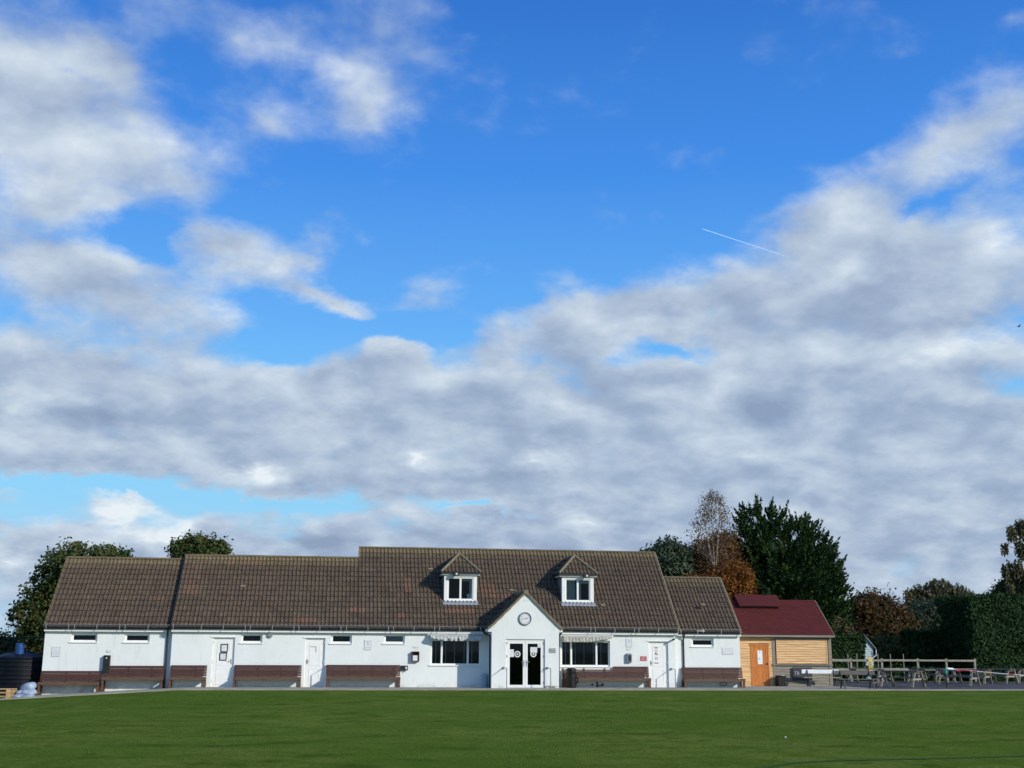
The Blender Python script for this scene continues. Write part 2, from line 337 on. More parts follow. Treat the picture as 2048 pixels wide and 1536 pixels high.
def shingle_mat():
    m = bpy.data.materials.new('red_felt_shingles'); m.use_nodes = True; N = NT(m.node_tree); b = N.n['Principled BSDF']
    t = N.add('ShaderNodeTexCoord').outputs['Object']; s = N.sep(t)
    br = N.add('ShaderNodeTexBrick'); N.l.new(N.xyz(s[0], N.m('MULTIPLY', s[2], 1.5), 0), br.inputs[0])
    br.inputs['Color1'].default_value = (.098, .019, .018, 1); br.inputs['Color2'].default_value = (.078, .016, .016, 1); br.inputs['Mortar'].default_value = (.045, .009, .010, 1)
    br.inputs['Scale'].default_value = 1; br.inputs['Mortar Size'].default_value = .012; br.inputs['Brick Width'].default_value = .3; br.inputs['Row Height'].default_value = .14
    col = N.mix(N.mr(N.noise(N.vm('MULTIPLY', t, (1, 1, .5)), 1.1, 5, .6), .5, .72, 0, .6), br.outputs[0], (.052, .013, .020, 1))
    col = N.mix(N.mr(N.noise(t, 2.6, 6, .7), .66, .74, 0, .5), col, (.14, .10, .09, 1))
    N.put(b.inputs['Base Color'], col); b.inputs['Roughness'].default_value = .9; b.inputs['Specular IOR Level'].default_value = .2; return m
M['shingle'] = shingle_mat()
def leaf_mat(name, a, b_, c, rough=.55, trans=.25):
    m = bpy.data.materials.new(name); m.use_nodes = True; N = NT(m.node_tree); N.n.clear()
    at_ = N.add('ShaderNodeAttribute'); at_.attribute_name = 'tint'; s = N.sep(at_.outputs['Vector'])
    t = N.add('ShaderNodeTexCoord').outputs['Object']
    col = N.mix(s[0], (*a, 1), (*b_, 1)); col = N.mix(N.m('MULTIPLY', s[1], N.mr(N.noise(t, .9, 3, .6), .35, .65, .3, 1)), col, (*c, 1))
    d = N.add('ShaderNodeBsdfPrincipled'); N.put(d.inputs['Base Color'], col); d.inputs['Roughness'].default_value = rough; d.inputs['Specular IOR Level'].default_value = .12
    tl = N.add('ShaderNodeBsdfTranslucent'); N.put(tl.inputs[0], col); mx = N.add('ShaderNodeMixShader'); mx.inputs[0].default_value = trans
    N.l.new(d.outputs[0], mx.inputs[1]); N.l.new(tl.outputs[0], mx.inputs[2]); o = N.add('ShaderNodeOutputMaterial'); N.l.new(mx.outputs[0], o.inputs[0]); return m
M['l_green'] = leaf_mat('broadleaf_green', (.024, .055, .016), (.062, .098, .026), (.13, .105, .036))
M['l_conifer'] = leaf_mat('conifer_green', (.008, .030, .010), (.026, .062, .016), (.055, .092, .022), .7, .08)
M['l_orange'] = leaf_mat('copper_leaves', (.095, .036, .012), (.23, .088, .022), (.30, .135, .028))
M['l_copper'] = leaf_mat('dull_copper_leaves', (.060, .026, .014), (.135, .055, .022), (.15, .085, .028))
M['l_brown'] = leaf_mat('brown_autumn_leaves', (.030, .034, .014), (.085, .058, .024), (.17, .085, .028))
M['l_olive'] = leaf_mat('olive_leaves', (.040, .052, .020), (.085, .090, .040), (.11, .085, .045))
M['l_weep'] = leaf_mat('weeping_leaves', (.070, .080, .036), (.140, .145, .075), (.17, .14, .08))
M['l_greygreen'] = leaf_mat('grey_green_leaves', (.030, .050, .028), (.070, .105, .060), (.10, .12, .07))
M['l_hedge'] = leaf_mat('dark_hedge_foliage', (.007, .026, .009), (.022, .058, .016), (.055, .095, .026), .7, .08)
M['l_birch'] = leaf_mat('sparse_birch_leaves', (.10, .062, .028), (.17, .105, .045), (.22, .13, .045))
def glass_mat():
    m = bpy.data.materials.new('window_glass'); m.use_nodes = True; N = NT(m.node_tree); N.n.clear()
    fr = N.add('ShaderNodeFresnel'); fr.inputs[0].default_value = 1.32; tr_ = N.add('ShaderNodeBsdfTransparent'); tr_.inputs[0].default_value = (.72, .77, .76, 1)
    gl = N.add('ShaderNodeBsdfGlossy'); gl.inputs['Roughness'].default_value = .02; N.put(gl.inputs[0], N.mix(N.noise(N.add('ShaderNodeTexCoord').outputs['Object'], 2, 2), (.8, .85, .85, 1), (.95, .95, .95, 1)))
    mx = N.add('ShaderNodeMixShader'); N.l.new(fr.outputs[0], mx.inputs[0]); N.l.new(tr_.outputs[0], mx.inputs[1]); N.l.new(gl.outputs[0], mx.inputs[2])
    o = N.add('ShaderNodeOutputMaterial'); N.l.new(mx.outputs[0], o.inputs[0]); return m
M['glass'] = glass_mat()
def mesh_mat():                                          # fine ball-stop netting along the gutter
    m = bpy.data.materials.new('gutter_mesh'); m.use_nodes = True; N = NT(m.node_tree); N.n.clear()
    t = N.add('ShaderNodeTexCoord').outputs['Object']; d = N.add('ShaderNodeBsdfDiffuse'); N.put(d.inputs[0], N.mix(N.noise(t, 5, 3), (.05, .05, .055, 1), (.10, .10, .10, 1)))
    tr_ = N.add('ShaderNodeBsdfTransparent'); mx = N.add('ShaderNodeMixShader'); mx.inputs[0].default_value = .5
    N.l.new(tr_.outputs[0], mx.inputs[1]); N.l.new(d.outputs[0], mx.inputs[2]); o = N.add('ShaderNodeOutputMaterial'); N.l.new(mx.outputs[0], o.inputs[0]); return m
M['netting'] = mesh_mat()
def lawn_mat():
    m = bpy.data.materials.new('mown_grass'); m.use_nodes = True; N = NT(m.node_tree); b = N.n['Principled BSDF']
    t = N.add('ShaderNodeTexCoord').outputs['Object']
    big = N.noise(t, .14, 5, .6, .6); mid_ = N.noise(t, .9, 6, .75, .4); fine = N.noise(t, 11, 6, .8); dk = N.noise(N.vm('MULTIPLY', t, (.8, 1, 1)), .9, 4, .6, .3)
    col = N.mix(N.mr(big, .40, .60), (.090, .160, .021, 1), (.155, .200, .038, 1))
    col = N.mix(N.mr(mid_, .44, .56), col, (.088, .145, .020, 1)); col = N.mix(N.mr(N.noise(t, .33, 6, .7), .54, .72, 0, .6), col, (.22, .215, .065, 1))
    col = N.mix(N.mr(dk, .57, .64, 0, .8), col, (.044, .088, .014, 1))
    col = N.mix(N.mr(fine, .44, .60, 0, .7), col, (.062, .105, .017, 1)); col = N.mix(N.mr(N.noise(t, 30, 4, .7), .56, .74, 0, .5), col, (.16, .20, .05, 1))
    N.put(b.inputs['Base Color'], col); b.inputs['Roughness'].default_value = 1.0; b.inputs['Specular IOR Level'].default_value = .0
    bn = N.add('ShaderNodeBump'); bn.inputs['Strength'].default_value = .8; bn.inputs['Distance'].default_value = .06
    N.l.new(N.m('ADD', fine, N.m('MULTIPLY', mid_, 2.0)), bn.inputs['Height']); N.l.new(bn.outputs[0], b.inputs['Normal']); return m
M['lawn'] = lawn_mat()
M['concrete'] = mat('concrete_path', (.37, .35, .29), (.25, .24, .195), .95, 1.2, .4, 40, spec=.1)
M['tarmac'] = mat('tarmac', (.105, .105, .11), (.065, .065, .068), .95, .8, .4, 60, spec=.08)

# ------------------------------------------------------------------ ground
def sheet(name, xs, ys, mt, dz=0.0, hf=None, edge=0.0):
    V = [(x, y, (hf or terr)(x, y) + dz) for y in ys for x in xs]; nx = len(xs)
    Fc = [(j * nx + i, j * nx + i + 1, (j + 1) * nx + i + 1, (j + 1) * nx + i) for j in range(len(ys) - 1) for i in range(nx - 1)]
    b = MB(); b.v = V; b.f = Fc
    if edge:                                             # a real side all round
        ring = [j for j in range(nx)] + [j * nx + nx - 1 for j in range(1, len(ys))] + [(len(ys) - 1) * nx + i for i in range(nx - 2, -1, -1)] + [j * nx for j in range(len(ys) - 2, 0, -1)]
        k = len(b.v); b.v += [(V[i][0], V[i][1], V[i][2] - edge) for i in ring]
        for q in range(len(ring)): b.f.append((ring[q], k + q, k + (q + 1) % len(ring), ring[(q + 1) % len(ring)]))
    return b.build(name, mt)
gx = [-6000, -1500, -400, -150, -60, -30, -22] + [i * .5 for i in range(-36, 5)] + [5, 10, 20, 40, 60, 90, 150, 400, 1500, 6000]
gy = [-3000, -600, -150, -60, -45] + [i * 1.0 for i in range(-40, 4)] + [8, 12, 20, 40, 80, 150, 400, 1500, 9000]
def terr_l(x, y): return terr(max(x, -60), y)
tag(sheet('lawn', gx, gy, M['lawn']), kind='structure')
px_ = [-12.9 + .4 * i for i in range(82)]
def path_hf(x, y): return terr(x, y)
tag(sheet('path', px_, [-3.0, -2.2, -1.4, -.6, .5], M['concrete'], .035, edge=.12), kind='structure')
tag(sheet('kerb', [19.5 + .5 * i for i in range(60)], [-3.0, -2.2], M['concrete'], .035, edge=.12), kind='structure')
tag(sheet('yard', [19.51, 24, 30, 40, 60, 90], [-2.19, 0, 3, 6, 9, 12.2], M['tarmac'], .02, edge=.12), kind='structure')
tag(sheet('paving', [18.6, 20, 22, 24.2], [-2.18, 0, 2.55], M['concrete'], .030, edge=.1), kind='structure')
# painted markings on the grass
b = MB(); pts = [ground(x, y) for x, y in ((-60, 1457), (0, 1445.5), (35, 1438), (70, 1432.5))]
for p, q in zip(pts, pts[1:]): b.quad((p.x, p.y - .05, terr(p.x, p.y) + .006), (q.x, q.y - .05, terr(q.x, q.y) + .006), (q.x, q.y + .05, terr(q.x, q.y) + .006), (p.x, p.y + .05, terr(p.x, p.y) + .006))
tag(b.build('pitch_line', M['line']), 'faint white line painted across the grass at the far left edge of the field', 'line marking')
b = MB(); p, q = ground(1900, 1388), ground(2010, 1386)
b.quad((p.x, p.y - .3, .006), (q.x, q.y - .3, .006), (q.x, q.y + .1, .006), (p.x, p.y + .1, .006))
tag(b.build('pitch_line', M['line']), 'short pale worn line on the grass in front of the picnic tables', 'line marking')
b = MB(); pts = [ground(x, y) for x, y in ((1500, 1540), (1580, 1527), (1680, 1521), (1800, 1519), (1930, 1516), (2060, 1512))]
for p, q in zip(pts, pts[1:]): b.quad((p.x, p.y - .09, .007), (q.x, q.y - .09, .007), (q.x, q.y + .09, .007), (p.x, p.y + .09, .007))
tag(b.build('pitch_line', M['teal_line']), 'dark blue-green line on the grass at the bottom right of the field', 'line marking')
p = ground(1571, 1476); b = MB(); b.lathe((p.x, p.y, 0), [(.01, .0), (.018, .008), (.018, .02), (.01, .028)], 10)
tag(b.build('paper_scrap', M['paper']), 'tiny white scrap lying alone on the open grass', 'litter')

# ------------------------------------------------------------------ the pavilion
pav = thing('pavilion', 'long low white rendered pavilion with brown tiled roof, gabled porch and two dormers', 'pavilion', (0, 0, 0))
TAN = .96
def grid_wall(b, x0, x1, z0, z1, y, holes, dep=.22):
    xs = sorted({x0, x1, *[h[0] for h in holes], *[h[1] for h in holes]}); zs = sorted({z0, z1, *[h[2] for h in holes], *[h[3] for h in holes]})
    for i in range(len(xs) - 1):
        for j in range(len(zs) - 1):
            cx, cz = (xs[i] + xs[i + 1]) / 2, (zs[j] + zs[j + 1]) / 2
            if any(h[0] < cx < h[1] and h[2] < cz < h[3] for h in holes): continue
            b.quad((xs[i], y, zs[j]), (xs[i + 1], y, zs[j]), (xs[i + 1], y, zs[j + 1]), (xs[i], y, zs[j + 1]))
    for a, c, d, e in holes:
        Y = y + dep
        b.quad((a, y, d), (a, Y, d), (a, Y, e), (a, y, e)); b.quad((c, y, d), (c, y, e), (c, Y, e), (c, Y, d))
        b.quad((a, y, e), (a, Y, e), (c, Y, e), (c, y, e)); b.quad((a, y, d), (c, y, d), (c, Y, d), (a, Y, d))
ZB = -.45
SMALL = [(-10.93, -9.87, 1.87, 2.235), (-8.75, -7.72, 1.87, 2.235), (-3.88, -2.98, 1.87, 2.26), (-.06, .84, 1.87, 2.27), (2.23, 3.14, 1.88, 2.28), (16.20, 17.24, 1.83, 2.205)]
DOORS = [(-5.06, -4.13, .02, 2.10), (-1.16, -.30, .02, 2.10), (14.11, 15.02, .02, 2.05)]
BAYS = [(4.28, 6.50, .97, 2.08), (10.09, 12.33, .93, 2.06)]
b = MB()
grid_wall(b, -12.0, -6.76, ZB, 2.36, .25, SMALL[:2]); b.quad((-12, .25, ZB), (-12, .25, 2.36), (-12, 6.7, 2.36), (-12, 6.7, ZB))
b.quad((-12, .25, 2.36), (-12, 3.42, 5.50), (-12, 6.7, 2.36)); b.quad((-6.76, 0, ZB), (-6.76, .25, ZB), (-6.76, .25, 2.36), (-6.76, 0, 2.36))
b.build('wall', M['render'], pav)
b = MB(); grid_wall(b, -6.76, 6.81, ZB, 2.40, 0, SMALL[2:5] + DOORS[:2] + BAYS[:1]); b.quad((-6.76, .25, 2.2), (-6.76, .25, 2.5), (-6.76, 3.3, 5.5), (-6.76, 6.6, 2.4), (-6.76, 6.6, 2.2)); b.build('wall', M['render'], pav)
b = MB(); grid_wall(b, 9.76, 15.36, ZB, 2.42, 0, DOORS[2:] + BAYS[1:]); b.quad((15.36, 0, ZB), (15.36, .25, ZB), (15.36, .25, 2.42), (15.36, 0, 2.42)); b.build('wall', M['render'], pav)
b = MB(); grid_wall(b, 15.36, 18.48, ZB, 2.34, .25, SMALL[5:])
b.quad((18.48, .25, ZB), (18.48, 5.5, ZB), (18.48, 5.5, 2.34), (18.48, 2.88, 4.95), (18.48, .25, 2.34)); b.build('wall', M['render'], pav)
b = MB()                                                  # rear and upper gable walls
b.quad((-12, 6.7, ZB), (-6.7, 6.7, ZB), (-6.7, 6.7, 2.4), (-12, 6.7, 2.4)); b.quad((-6.7, 6.71, ZB), (1.1, 6.71, ZB), (1.1, 6.71, 2.4), (-6.7, 6.71, 2.4))
b.quad((1.1, 7.9, ZB), (15.5, 7.9, ZB), (15.5, 7.9, 2.5), (1.1, 7.9, 2.5)); b.quad((15.5, 5.5, ZB), (18.48, 5.5, ZB), (18.48, 5.5, 2.3), (15.5, 5.5, 2.3))
b.quad((1.16, 3.0, 5.2), (1.16, 3.91, 6.2), (1.16, 7.9, 2.5), (1.16, 7.9, 2.2), (1.16, 3.0, 2.2)); b.quad((15.46, .3, 2.3), (15.46, 3.91, 6.2), (15.46, 7.9, 2.5), (15.46, 7.9, 0), (15.46, .3, 0))
b.build('rear_wall', M['render'], pav)
b = MB(); b.box(-11.9, 18.4, 3.2, 3.3, -.4, 2.3); b.box(-11.9, 18.4, .3, 3.2, -.42, -.38); b.box(-6.7, 18.4, 0.3, 7, 2.42, 2.46); b.build('dark_room_lining', M['interior'], pav)  # near-black lining whose colour stands in for the unlit rooms

def tiles(name, parent, e0, s0, s1, xl, xr, skip=None, flip=1, axis='x', patches=(), moss=1.0, seed=1, phase=0.0):
    """pantile courses. e0: (y, z) of the eave line, slope TAN; s: distance up the slope; xl/xr: functions of s."""
    G_, RW, b = .345, .175, MB(); n = int(math.ceil((s1 - s0) / G_ - 1e-6)); ca = 1 / math.hypot(1, TAN); sa = TAN * ca; rg = random.Random(seed)
    prof = ((0, 0.0), (.11, .026), (.24, .040), (.37, .026), (.48, 0.0), (.74, -.008))
    def P(x, s, h):
        y = e0[0] + s * ca - h * sa; z = e0[1] + s * sa + h * ca
        return (x, y, z) if axis == 'x' else axis(x, y, z)
    for k in range(n):
        a, c = s0 + k * G_, min(s0 + (k + 1) * G_, s1); mid_ = (a + c) / 2; X0, X1 = xl(mid_), xr(mid_)
        if X1 - X0 < .04: continue
        jit = rg.uniform(-.006, .006); xs = []
        q = math.floor((X0 - phase) / RW)
        while phase + q * RW < X1 + RW:
            for t, h in prof:
                x = phase + (q + t) * RW + jit
                if X0 < x < X1: xs.append((x, h, q))
            q += 1
        h_at = lambda x: 0.0
        xs = [(X0, 0.0, math.floor((X0 - phase) / RW))] + xs + [(X1, 0.0, math.floor((X1 - phase) / RW))]
        rv = {}
        for (x0, h0, q0), (x1, h1, _) in zip(xs, xs[1:]):
            xm = (x0 + x1) / 2; zc = e0[1] + mid_ * sa
            if skip and skip(xm, zc): continue
            T = (q0 // 2)
            if T not in rv: rv[T] = (min(1, max(0, rg.gauss(.5, .17))), rg.uniform(0, .012), rg.random())
            r0, lift, _q = rv[T]; pa = 0.0
            for (cx, cz, wx, wz, am) in patches:
                if abs((T * 2 + 1) * RW + phase - cx) < wx and abs(zc - cz) < wz: pa = am * (.35 + .45 * _q)
            ms = max(0.0, min(1.0, (mid_ - (s1 - .75)) / .6)) * .8 * moss
            up = .032 + lift
            A, B_ = P(x0, a, h0 + up), P(x1, a, h1 + up); C_, D_ = P(x1, c, h1 + .003), P(x0, c, h0 + .003)
            b.quad(A, B_, C_, D_); b.a.append((r0, pa, ms)); b.quad(P(x0, a, h0 - .004), P(x1, a, h1 - .004), B_, A); b.a.append((r0 * .5, pa, ms))
    return b.build(name, M['tile'], parent)
def const(v): return lambda s: v
ca, sa = 1 / math.hypot(1, TAN), TAN / math.hypot(1, TAN)
DORM = [(5.68, 'd1'), (11.12, 'd2')]
def skip_main(x, z):
    for c, _ in DORM:
        if abs(x - c) < .66 and 3.95 < z < 4.98: return True
    return False
PATCH = [(-3.8, 5.6, 1.0, .15, .35), (-1.35, 2.85, .5, .1, .45), (.95, 3.25, .35, .12, .55), (3.0, 3.05, .22, .16, .55), (3.35, 4.5, .2, .45, .35), (5.7, 3.35, .55, .10, .6), (4.9, 3.35, .3, .1, .3),
         (7.3, 4.0, .8, .15, .35), (8.0, 4.1, .3, .12, .5), (-6.4, 4.2, .3, .3, .3), (-6.2, 4.9, .3, .4, .25), (12.9, 3.2, 1.0, .12, .15), (6.9, 4.35, .35, .2, .4), (-4.6, 3.2, .4, .1, .25)]
RF = {}
main_s = (3.91 + .15) / ca; s2 = (3.33 + .15) / ca
RF['centre'] = tiles('tiled_roof', pav, (-.15, 2.49), 0, main_s, const(1.10), const(15.55), skip_main, patches=PATCH, seed=3)
RF['mid'] = tiles('tiled_roof', pav, (-.15, 2.49), 0, s2, const(-6.83), const(1.10), patches=PATCH, seed=4)
RF['left'] = tiles('tiled_roof', pav, (.10, 2.46), 0, (3.32) / ca, const(-12.05), const(-6.83), patches=[(-7.6, 3.8, .4, .12, .3)], seed=5)
RF['right'] = tiles('tiled_roof', pav, (.10, 2.44), 0, (2.78) / ca, const(15.55), const(18.52), seed=6, moss=.7)
for k, o in RF.items():
    lab = {'centre': 'taller middle span of tiles with both dormers', 'mid': 'middle left span of tiles', 'left': 'leftmost span of tiles', 'right': 'short rightmost span of tiles'}[k]
    o['label'] = lab
def ridge(roof, x0, x1, y, z, n):
    b = MB(); w = (x1 - x0) / n
    for i in range(n):
        xa, xb = x0 + i * w, x0 + (i + 1) * w - .008; r = .105 + (i % 2) * .004
        for k in range(8):
            a0, a1 = math.pi * k / 8, math.pi * (k + 1) / 8
            b.quad((xa, y - r * math.cos(a0), z + r * .8 * math.sin(a0)), (xb, y - r * math.cos(a0), z + r * .8 * math.sin(a0)), (xb, y - r * math.cos(a1), z + r * .8 * math.sin(a1)), (xa, y - r * math.cos(a1), z + r * .8 * math.sin(a1)))
            v_ = rnd.random(); b.a.append((v_ * .5, 0, .45 + .25 * v_))
    return b.build('ridge_tiles', M['tile'], roof)
ridge(RF['centre'], 1.08, 15.57, 3.91, 6.33, 33); ridge(RF['mid'], -6.85, 1.09, 3.33, 5.79, 18); ridge(RF['left'], -12.07, -6.86, 3.42, 5.61, 12); ridge(RF['right'], 15.6, 18.54, 2.88, 5.07, 7)
b = MB()                                                   # rear slopes, plain
for x0, x1, y, z in ((1.1, 15.55, 3.91, 6.36), (-6.83, 1.1, 3.33, 5.81), (-12.05, -6.83, 3.42, 5.63), (15.55, 18.52, 2.88, 5.09)):
    yb = 2 * y + .15; zb = z - (yb - y) * TAN; b.quad((x0, y, z), (x1, y, z), (x1, yb, zb), (x0, yb, zb)); b.a.append((.4, 0, 0))
b.build('rear_slope', M['tile'], pav)
b = MB()                                                   # verges: the mortar edge up each gable end
def verge(x, y0, z0, y1, z1, w=.07, h=.10, mt='mortar'):
    b = MB(); b.bar((x, y0, z0), (x, y1, z1), w, h); b.build('verge', M[mt], pav)
verge(-12.04, .1, 2.44, 3.42, 5.62); verge(-6.84, -.15, 2.44, 3.33, 5.77, .05, .13, 'metal_dark'); verge(1.10, 3.33, 5.82, 3.91, 6.36, .06, .12); verge(15.56, -.15, 2.455, 3.91, 6.345, .06, .10); verge(18.53, .1, 2.42, 2.88, 5.08, .07, .10)  # the second verge is coloured dark to paint in its shade
# fascias, soffits, gutters, netting
def eave(x0, x1, yw, zf0, zf1):
    b = MB(); b.box(x0, x1, yw - .165, yw - .14, zf0 - .012, zf1); b.box(x0 + .01, x1 - .01, yw - .131, yw + .02, zf0 + .004, zf0 + .02); b.build('fascia_board', M['upvc'], pav)
    b = MB(); yc, zc, r = yw - .222, zf1 + .058, .056
    for k in range(8):
        a0, a1 = math.pi + math.pi * k / 8, math.pi + math.pi * (k + 1) / 8
        b.quad((x0 - .02, yc + r * math.cos(a0), zc + r * math.sin(a0)), (x1 + .02, yc + r * math.cos(a0), zc + r * math.sin(a0)), (x1 + .02, yc + r * math.cos(a1), zc + r * math.sin(a1)), (x0 - .02, yc + r * math.cos(a1), zc + r * math.sin(a1)))
    b.box(x0, x1, yw - .170, yw - .14, zf1 + .002, zf1 + .075)
    b.build('gutter', M['metal_dark'], pav)
    b = MB(); b.box(x0, x1, yc - .056, yc - .052, zc + .03, zc + .135); b.build('gutter_guard', M['netting'], pav)
    b = MB(); b.box(x0, x1, yc - .060, yc - .050, zc + .14, zc + .150); b.build('guard_rail', M['galv'], pav)
EV = [(-12.02, -6.86, .25, 2.32, 2.40), (-6.79, 6.64, 0, 2.335, 2.425), (9.94, 15.44, 0, 2.345, 2.435), (15.5, 18.5, .25, 2.31, 2.395)]
for e in EV: eave(*e)
brk = None
BR_PX = [93, 138, 150, 194.5, 240, 251, 297, 342, 347, 403, 447, 491, 501, 545, 588, 598, 640, 682, 693, 736, 777, 787, 828, 869, 879, 919, 961, 1181, 1190, 1229, 1268, 1277, 1316, 1355, 1361, 1394, 1441, 1479]
for i, px in enumerate(BR_PX):
    yw = .25 if px < 345 or px > 1357 else 0
    X = at(px, 1252, yw - .22).x; z = 2.435 if yw else 2.46
    if brk is None:
        b = MB(); b.box(-.011, .011, -.012, .0, -.06, .17); b.box(-.011, .011, 0, .10, .155, .17); brk = b.build('guard_bracket', M['galv'], pav); o = brk
    else:
        o = brk.copy(); scene.collection.objects.link(o); o.parent = pav
    o.location = (X, yw - .285, z)
def pipe(x, yw, ztop, side=0, bend=0.0):
    b = MB(); b.tube([(x + bend, yw - .215, ztop), (x + bend, yw - .20, ztop - .08), (x, yw - .05, ztop - .26), (x, yw - .05, terr(x, 0) + .04)], .036, 10)
    for z in (1.9, .9, .2): b.box(x - .05, x + .05, yw - .03, yw, z, z + .03)
    return b.build('downpipe', M['metal_dark'], pav)
pipe(-6.98, .25, 2.40, bend=.02);  pipe(15.80, .25, 2.40, bend=0)
b = MB(); b.tube([(6.60, -.22, 2.42), (6.62, -.24, 2.34), (6.765, -.9, 2.24), (6.768, -1.0, 2.20), (6.768, -1.0, .04)], .036, 10); b.build('downpipe', M['metal_dark'], pav)
b = MB(); b.tube([(10.08, -.22, 2.42), (10.06, -.22, 2.34), (9.99, -.06, 2.26), (9.99, -.05, .06)], .036, 10); b.build('downpipe', M['metal_dark'], pav)

def window(x0, x1, z0, z1, y, cols=1, blind=None, fr=.065, sill=True, parent=None, open_=False, lab=None):
    par = parent or pav; b = MB(); Y0, Y1 = y + .07, y + .14
    b.box(x0, x1, Y0, Y1, z0, z0 + fr); b.box(x0, x1, Y0, Y1, z1 - fr, z1); b.box(x0, x0 + fr, Y0, Y1, z0 + fr, z1 - fr); b.box(x1 - fr, x1, Y0, Y1, z0 + fr, z1 - fr)
    xs = cols if isinstance(cols, list) else [x0 + (x1 - x0) * i / cols for i in range(1, cols)]
    for x in xs: b.box(x - fr * .55, x + fr * .55, Y0 - .004, Y1, z0 + fr, z1 - fr)
    w = b.build('window', M['upvc'], par, bevel=.006)
    if lab: w['label'] = lab
    E_ = [x0 + fr] + [x for x in xs] + [x1 - fr]
    for i in range(len(E_) - 1):
        g0, g1 = E_[i] + (fr * .55 if i else 0), E_[i + 1] - (fr * .55 if i < len(E_) - 2 else 0)
        # a second, inner casement frame
        b = MB(); f2 = .014
        b.box(g0, g1, Y0 + .012, Y1 - .01, z0 + fr, z0 + fr + f2); b.box(g0, g1, Y0 + .012, Y1 - .01, z1 - fr - f2, z1 - fr); b.box(g0, g0 + f2, Y0 + .012, Y1 - .01, z0 + fr + f2, z1 - fr - f2); b.box(g1 - f2, g1, Y0 + .012, Y1 - .01, z0 + fr + f2, z1 - fr - f2)
        b.build('casement', M['upvc'], w)
        b = MB(); b.quad((g0, Y0 + .035, z0 + fr), (g1, Y0 + .035, z0 + fr), (g1, Y0 + .035, z1 - fr), (g0, Y0 + .035, z1 - fr)); b.build('pane', M['glass'], w)
    if blind:
        b = MB()
        if blind == 'slats':
            z = z0 + .06; k = 0
            while z < z1 - .05:
                b.box(x0 + .05, x1 - .05, Y1 + .05, Y1 + .056, z, z + .042, rot=Matrix.Rotation(R(-18), 3, 'X')); z += .047
            b.build('blind', M['blind'], w)
        elif blind == 'dark': b.box(x0 + .02, x1 - .02, Y1 + .12, Y1 + .13, z0, z1); b.build('blind', M['interior'], w)  # near-black sheet standing in for the dark room, not a blind
        else: b.box(x0 + .02, x1 - .02, Y1 + .02, Y1 + .03, z0, z1); b.build('blind', M[blind], w)
    if sill:
        b = MB(); b.box(x0 - .07, x1 + .03, y - .045, y + .06, z0 - .035, z0 + .004); b.build('sill', M['upvc'], w)
    return w
for i, s in enumerate(SMALL): window(*s, .25 if i < 2 or i == 5 else 0, blind='greyblind' if i == 4 else 'dark', fr=.07)
def bay(h, divs, lab):
    w = window(*h, 0, cols=divs, blind='slats', fr=.058, lab=lab)
    b = MB(); x0, x1 = h[0] + .1, h[1] - .1
    for t in (.07, .30 if 0 else .285, .48, .69, .86): b.box(x0 + (x1 - x0) * t - .014, x0 + (x1 - x0) * t + .014, .150, .158, h[2] + .09, h[3] - .09)
    b.build('blind_tape', M['greyink'], w)
bay(BAYS[0], [4.77, 5.93], 'wide three part window left of the porch'); bay(BAYS[1], [10.57, 11.72], 'wide three part window right of the porch')

def door(h, y, hinge_right=True, lab=None):
    x0, x1, z0, z1 = h; b = MB(); f = .07; Y0 = y + .06
    b.box(x0, x0 + f, Y0, Y0 + .07, z0, z1); b.box(x1 - f, x1, Y0, Y0 + .07, z0, z1); b.box(x0 + f, x1 - f, Y0, Y0 + .07, z1 - f, z1)
    b.box(x0 + f + .004, x1 - f - .004, Y0 + .02, Y0 + .06, z0 + .01, z1 - f - .004)
    d = b.build('door', M['upvc'], pav, bevel=.005)
    if lab: d['label'] = lab
    for za, zb in ((z0 + .12, z0 + .80), (z0 + .92, z1 - .2)):
        b = MB(); xa, xb = x0 + .2, x1 - .2
        b.box(xa, xb, Y0 + .008, Y0 + .02, za, za + .022); b.box(xa, xb, Y0 + .008, Y0 + .02, zb - .022, zb); b.box(xa, xa + .022, Y0 + .008, Y0 + .02, za + .022, zb - .022); b.box(xb - .022, xb, Y0 + .008, Y0 + .02, za + .022, zb - .022)
        b.box(xa + .022, xb - .022, Y0 + .015, Y0 + .021, za + .022, zb - .022); b.build('moulding', M['upvc'], d)
    hx = x0 + .12 if hinge_right else x1 - .12; s = 1 if hinge_right else -1
    b = MB(); b.box(hx - .02, hx + .02, Y0 - .002, Y0 + .02, 1.0, 1.2); b.tube([(hx, Y0 - .0, 1.12), (hx, Y0 - .05, 1.12), (hx + s * .12, Y0 - .05, 1.12)], .011, 8); b.build('handle', M['galv'], d)
    kx = x1 - .05 if hinge_right else x0 + .05
    for z in (.25, 1.05, 1.85):
        b = MB(); b.tube([(kx, Y0 - .012, z), (kx, Y0 - .012, z + .10)], .016, 8); b.build('hinge', M['upvc'], d)
    b = MB(); b.box(x0 - .02, x1 + .02, y - .03, Y0 + .02, z0 - .02, z0 + .012); b.build('threshold', M['steel'], d)
    b = MB(); b.box(x0 - .07, x1 + .05, y - .03, y + .06, z1 - .004, z1 + .03); b.build('drip_bar', M['upvc'], d)
door(DOORS[0], 0, False, 'white door with two notices'); door(DOORS[1], 0, True, 'white door between the two long benches'); door(DOORS[2], 0, True, 'white door with a column of stickers')

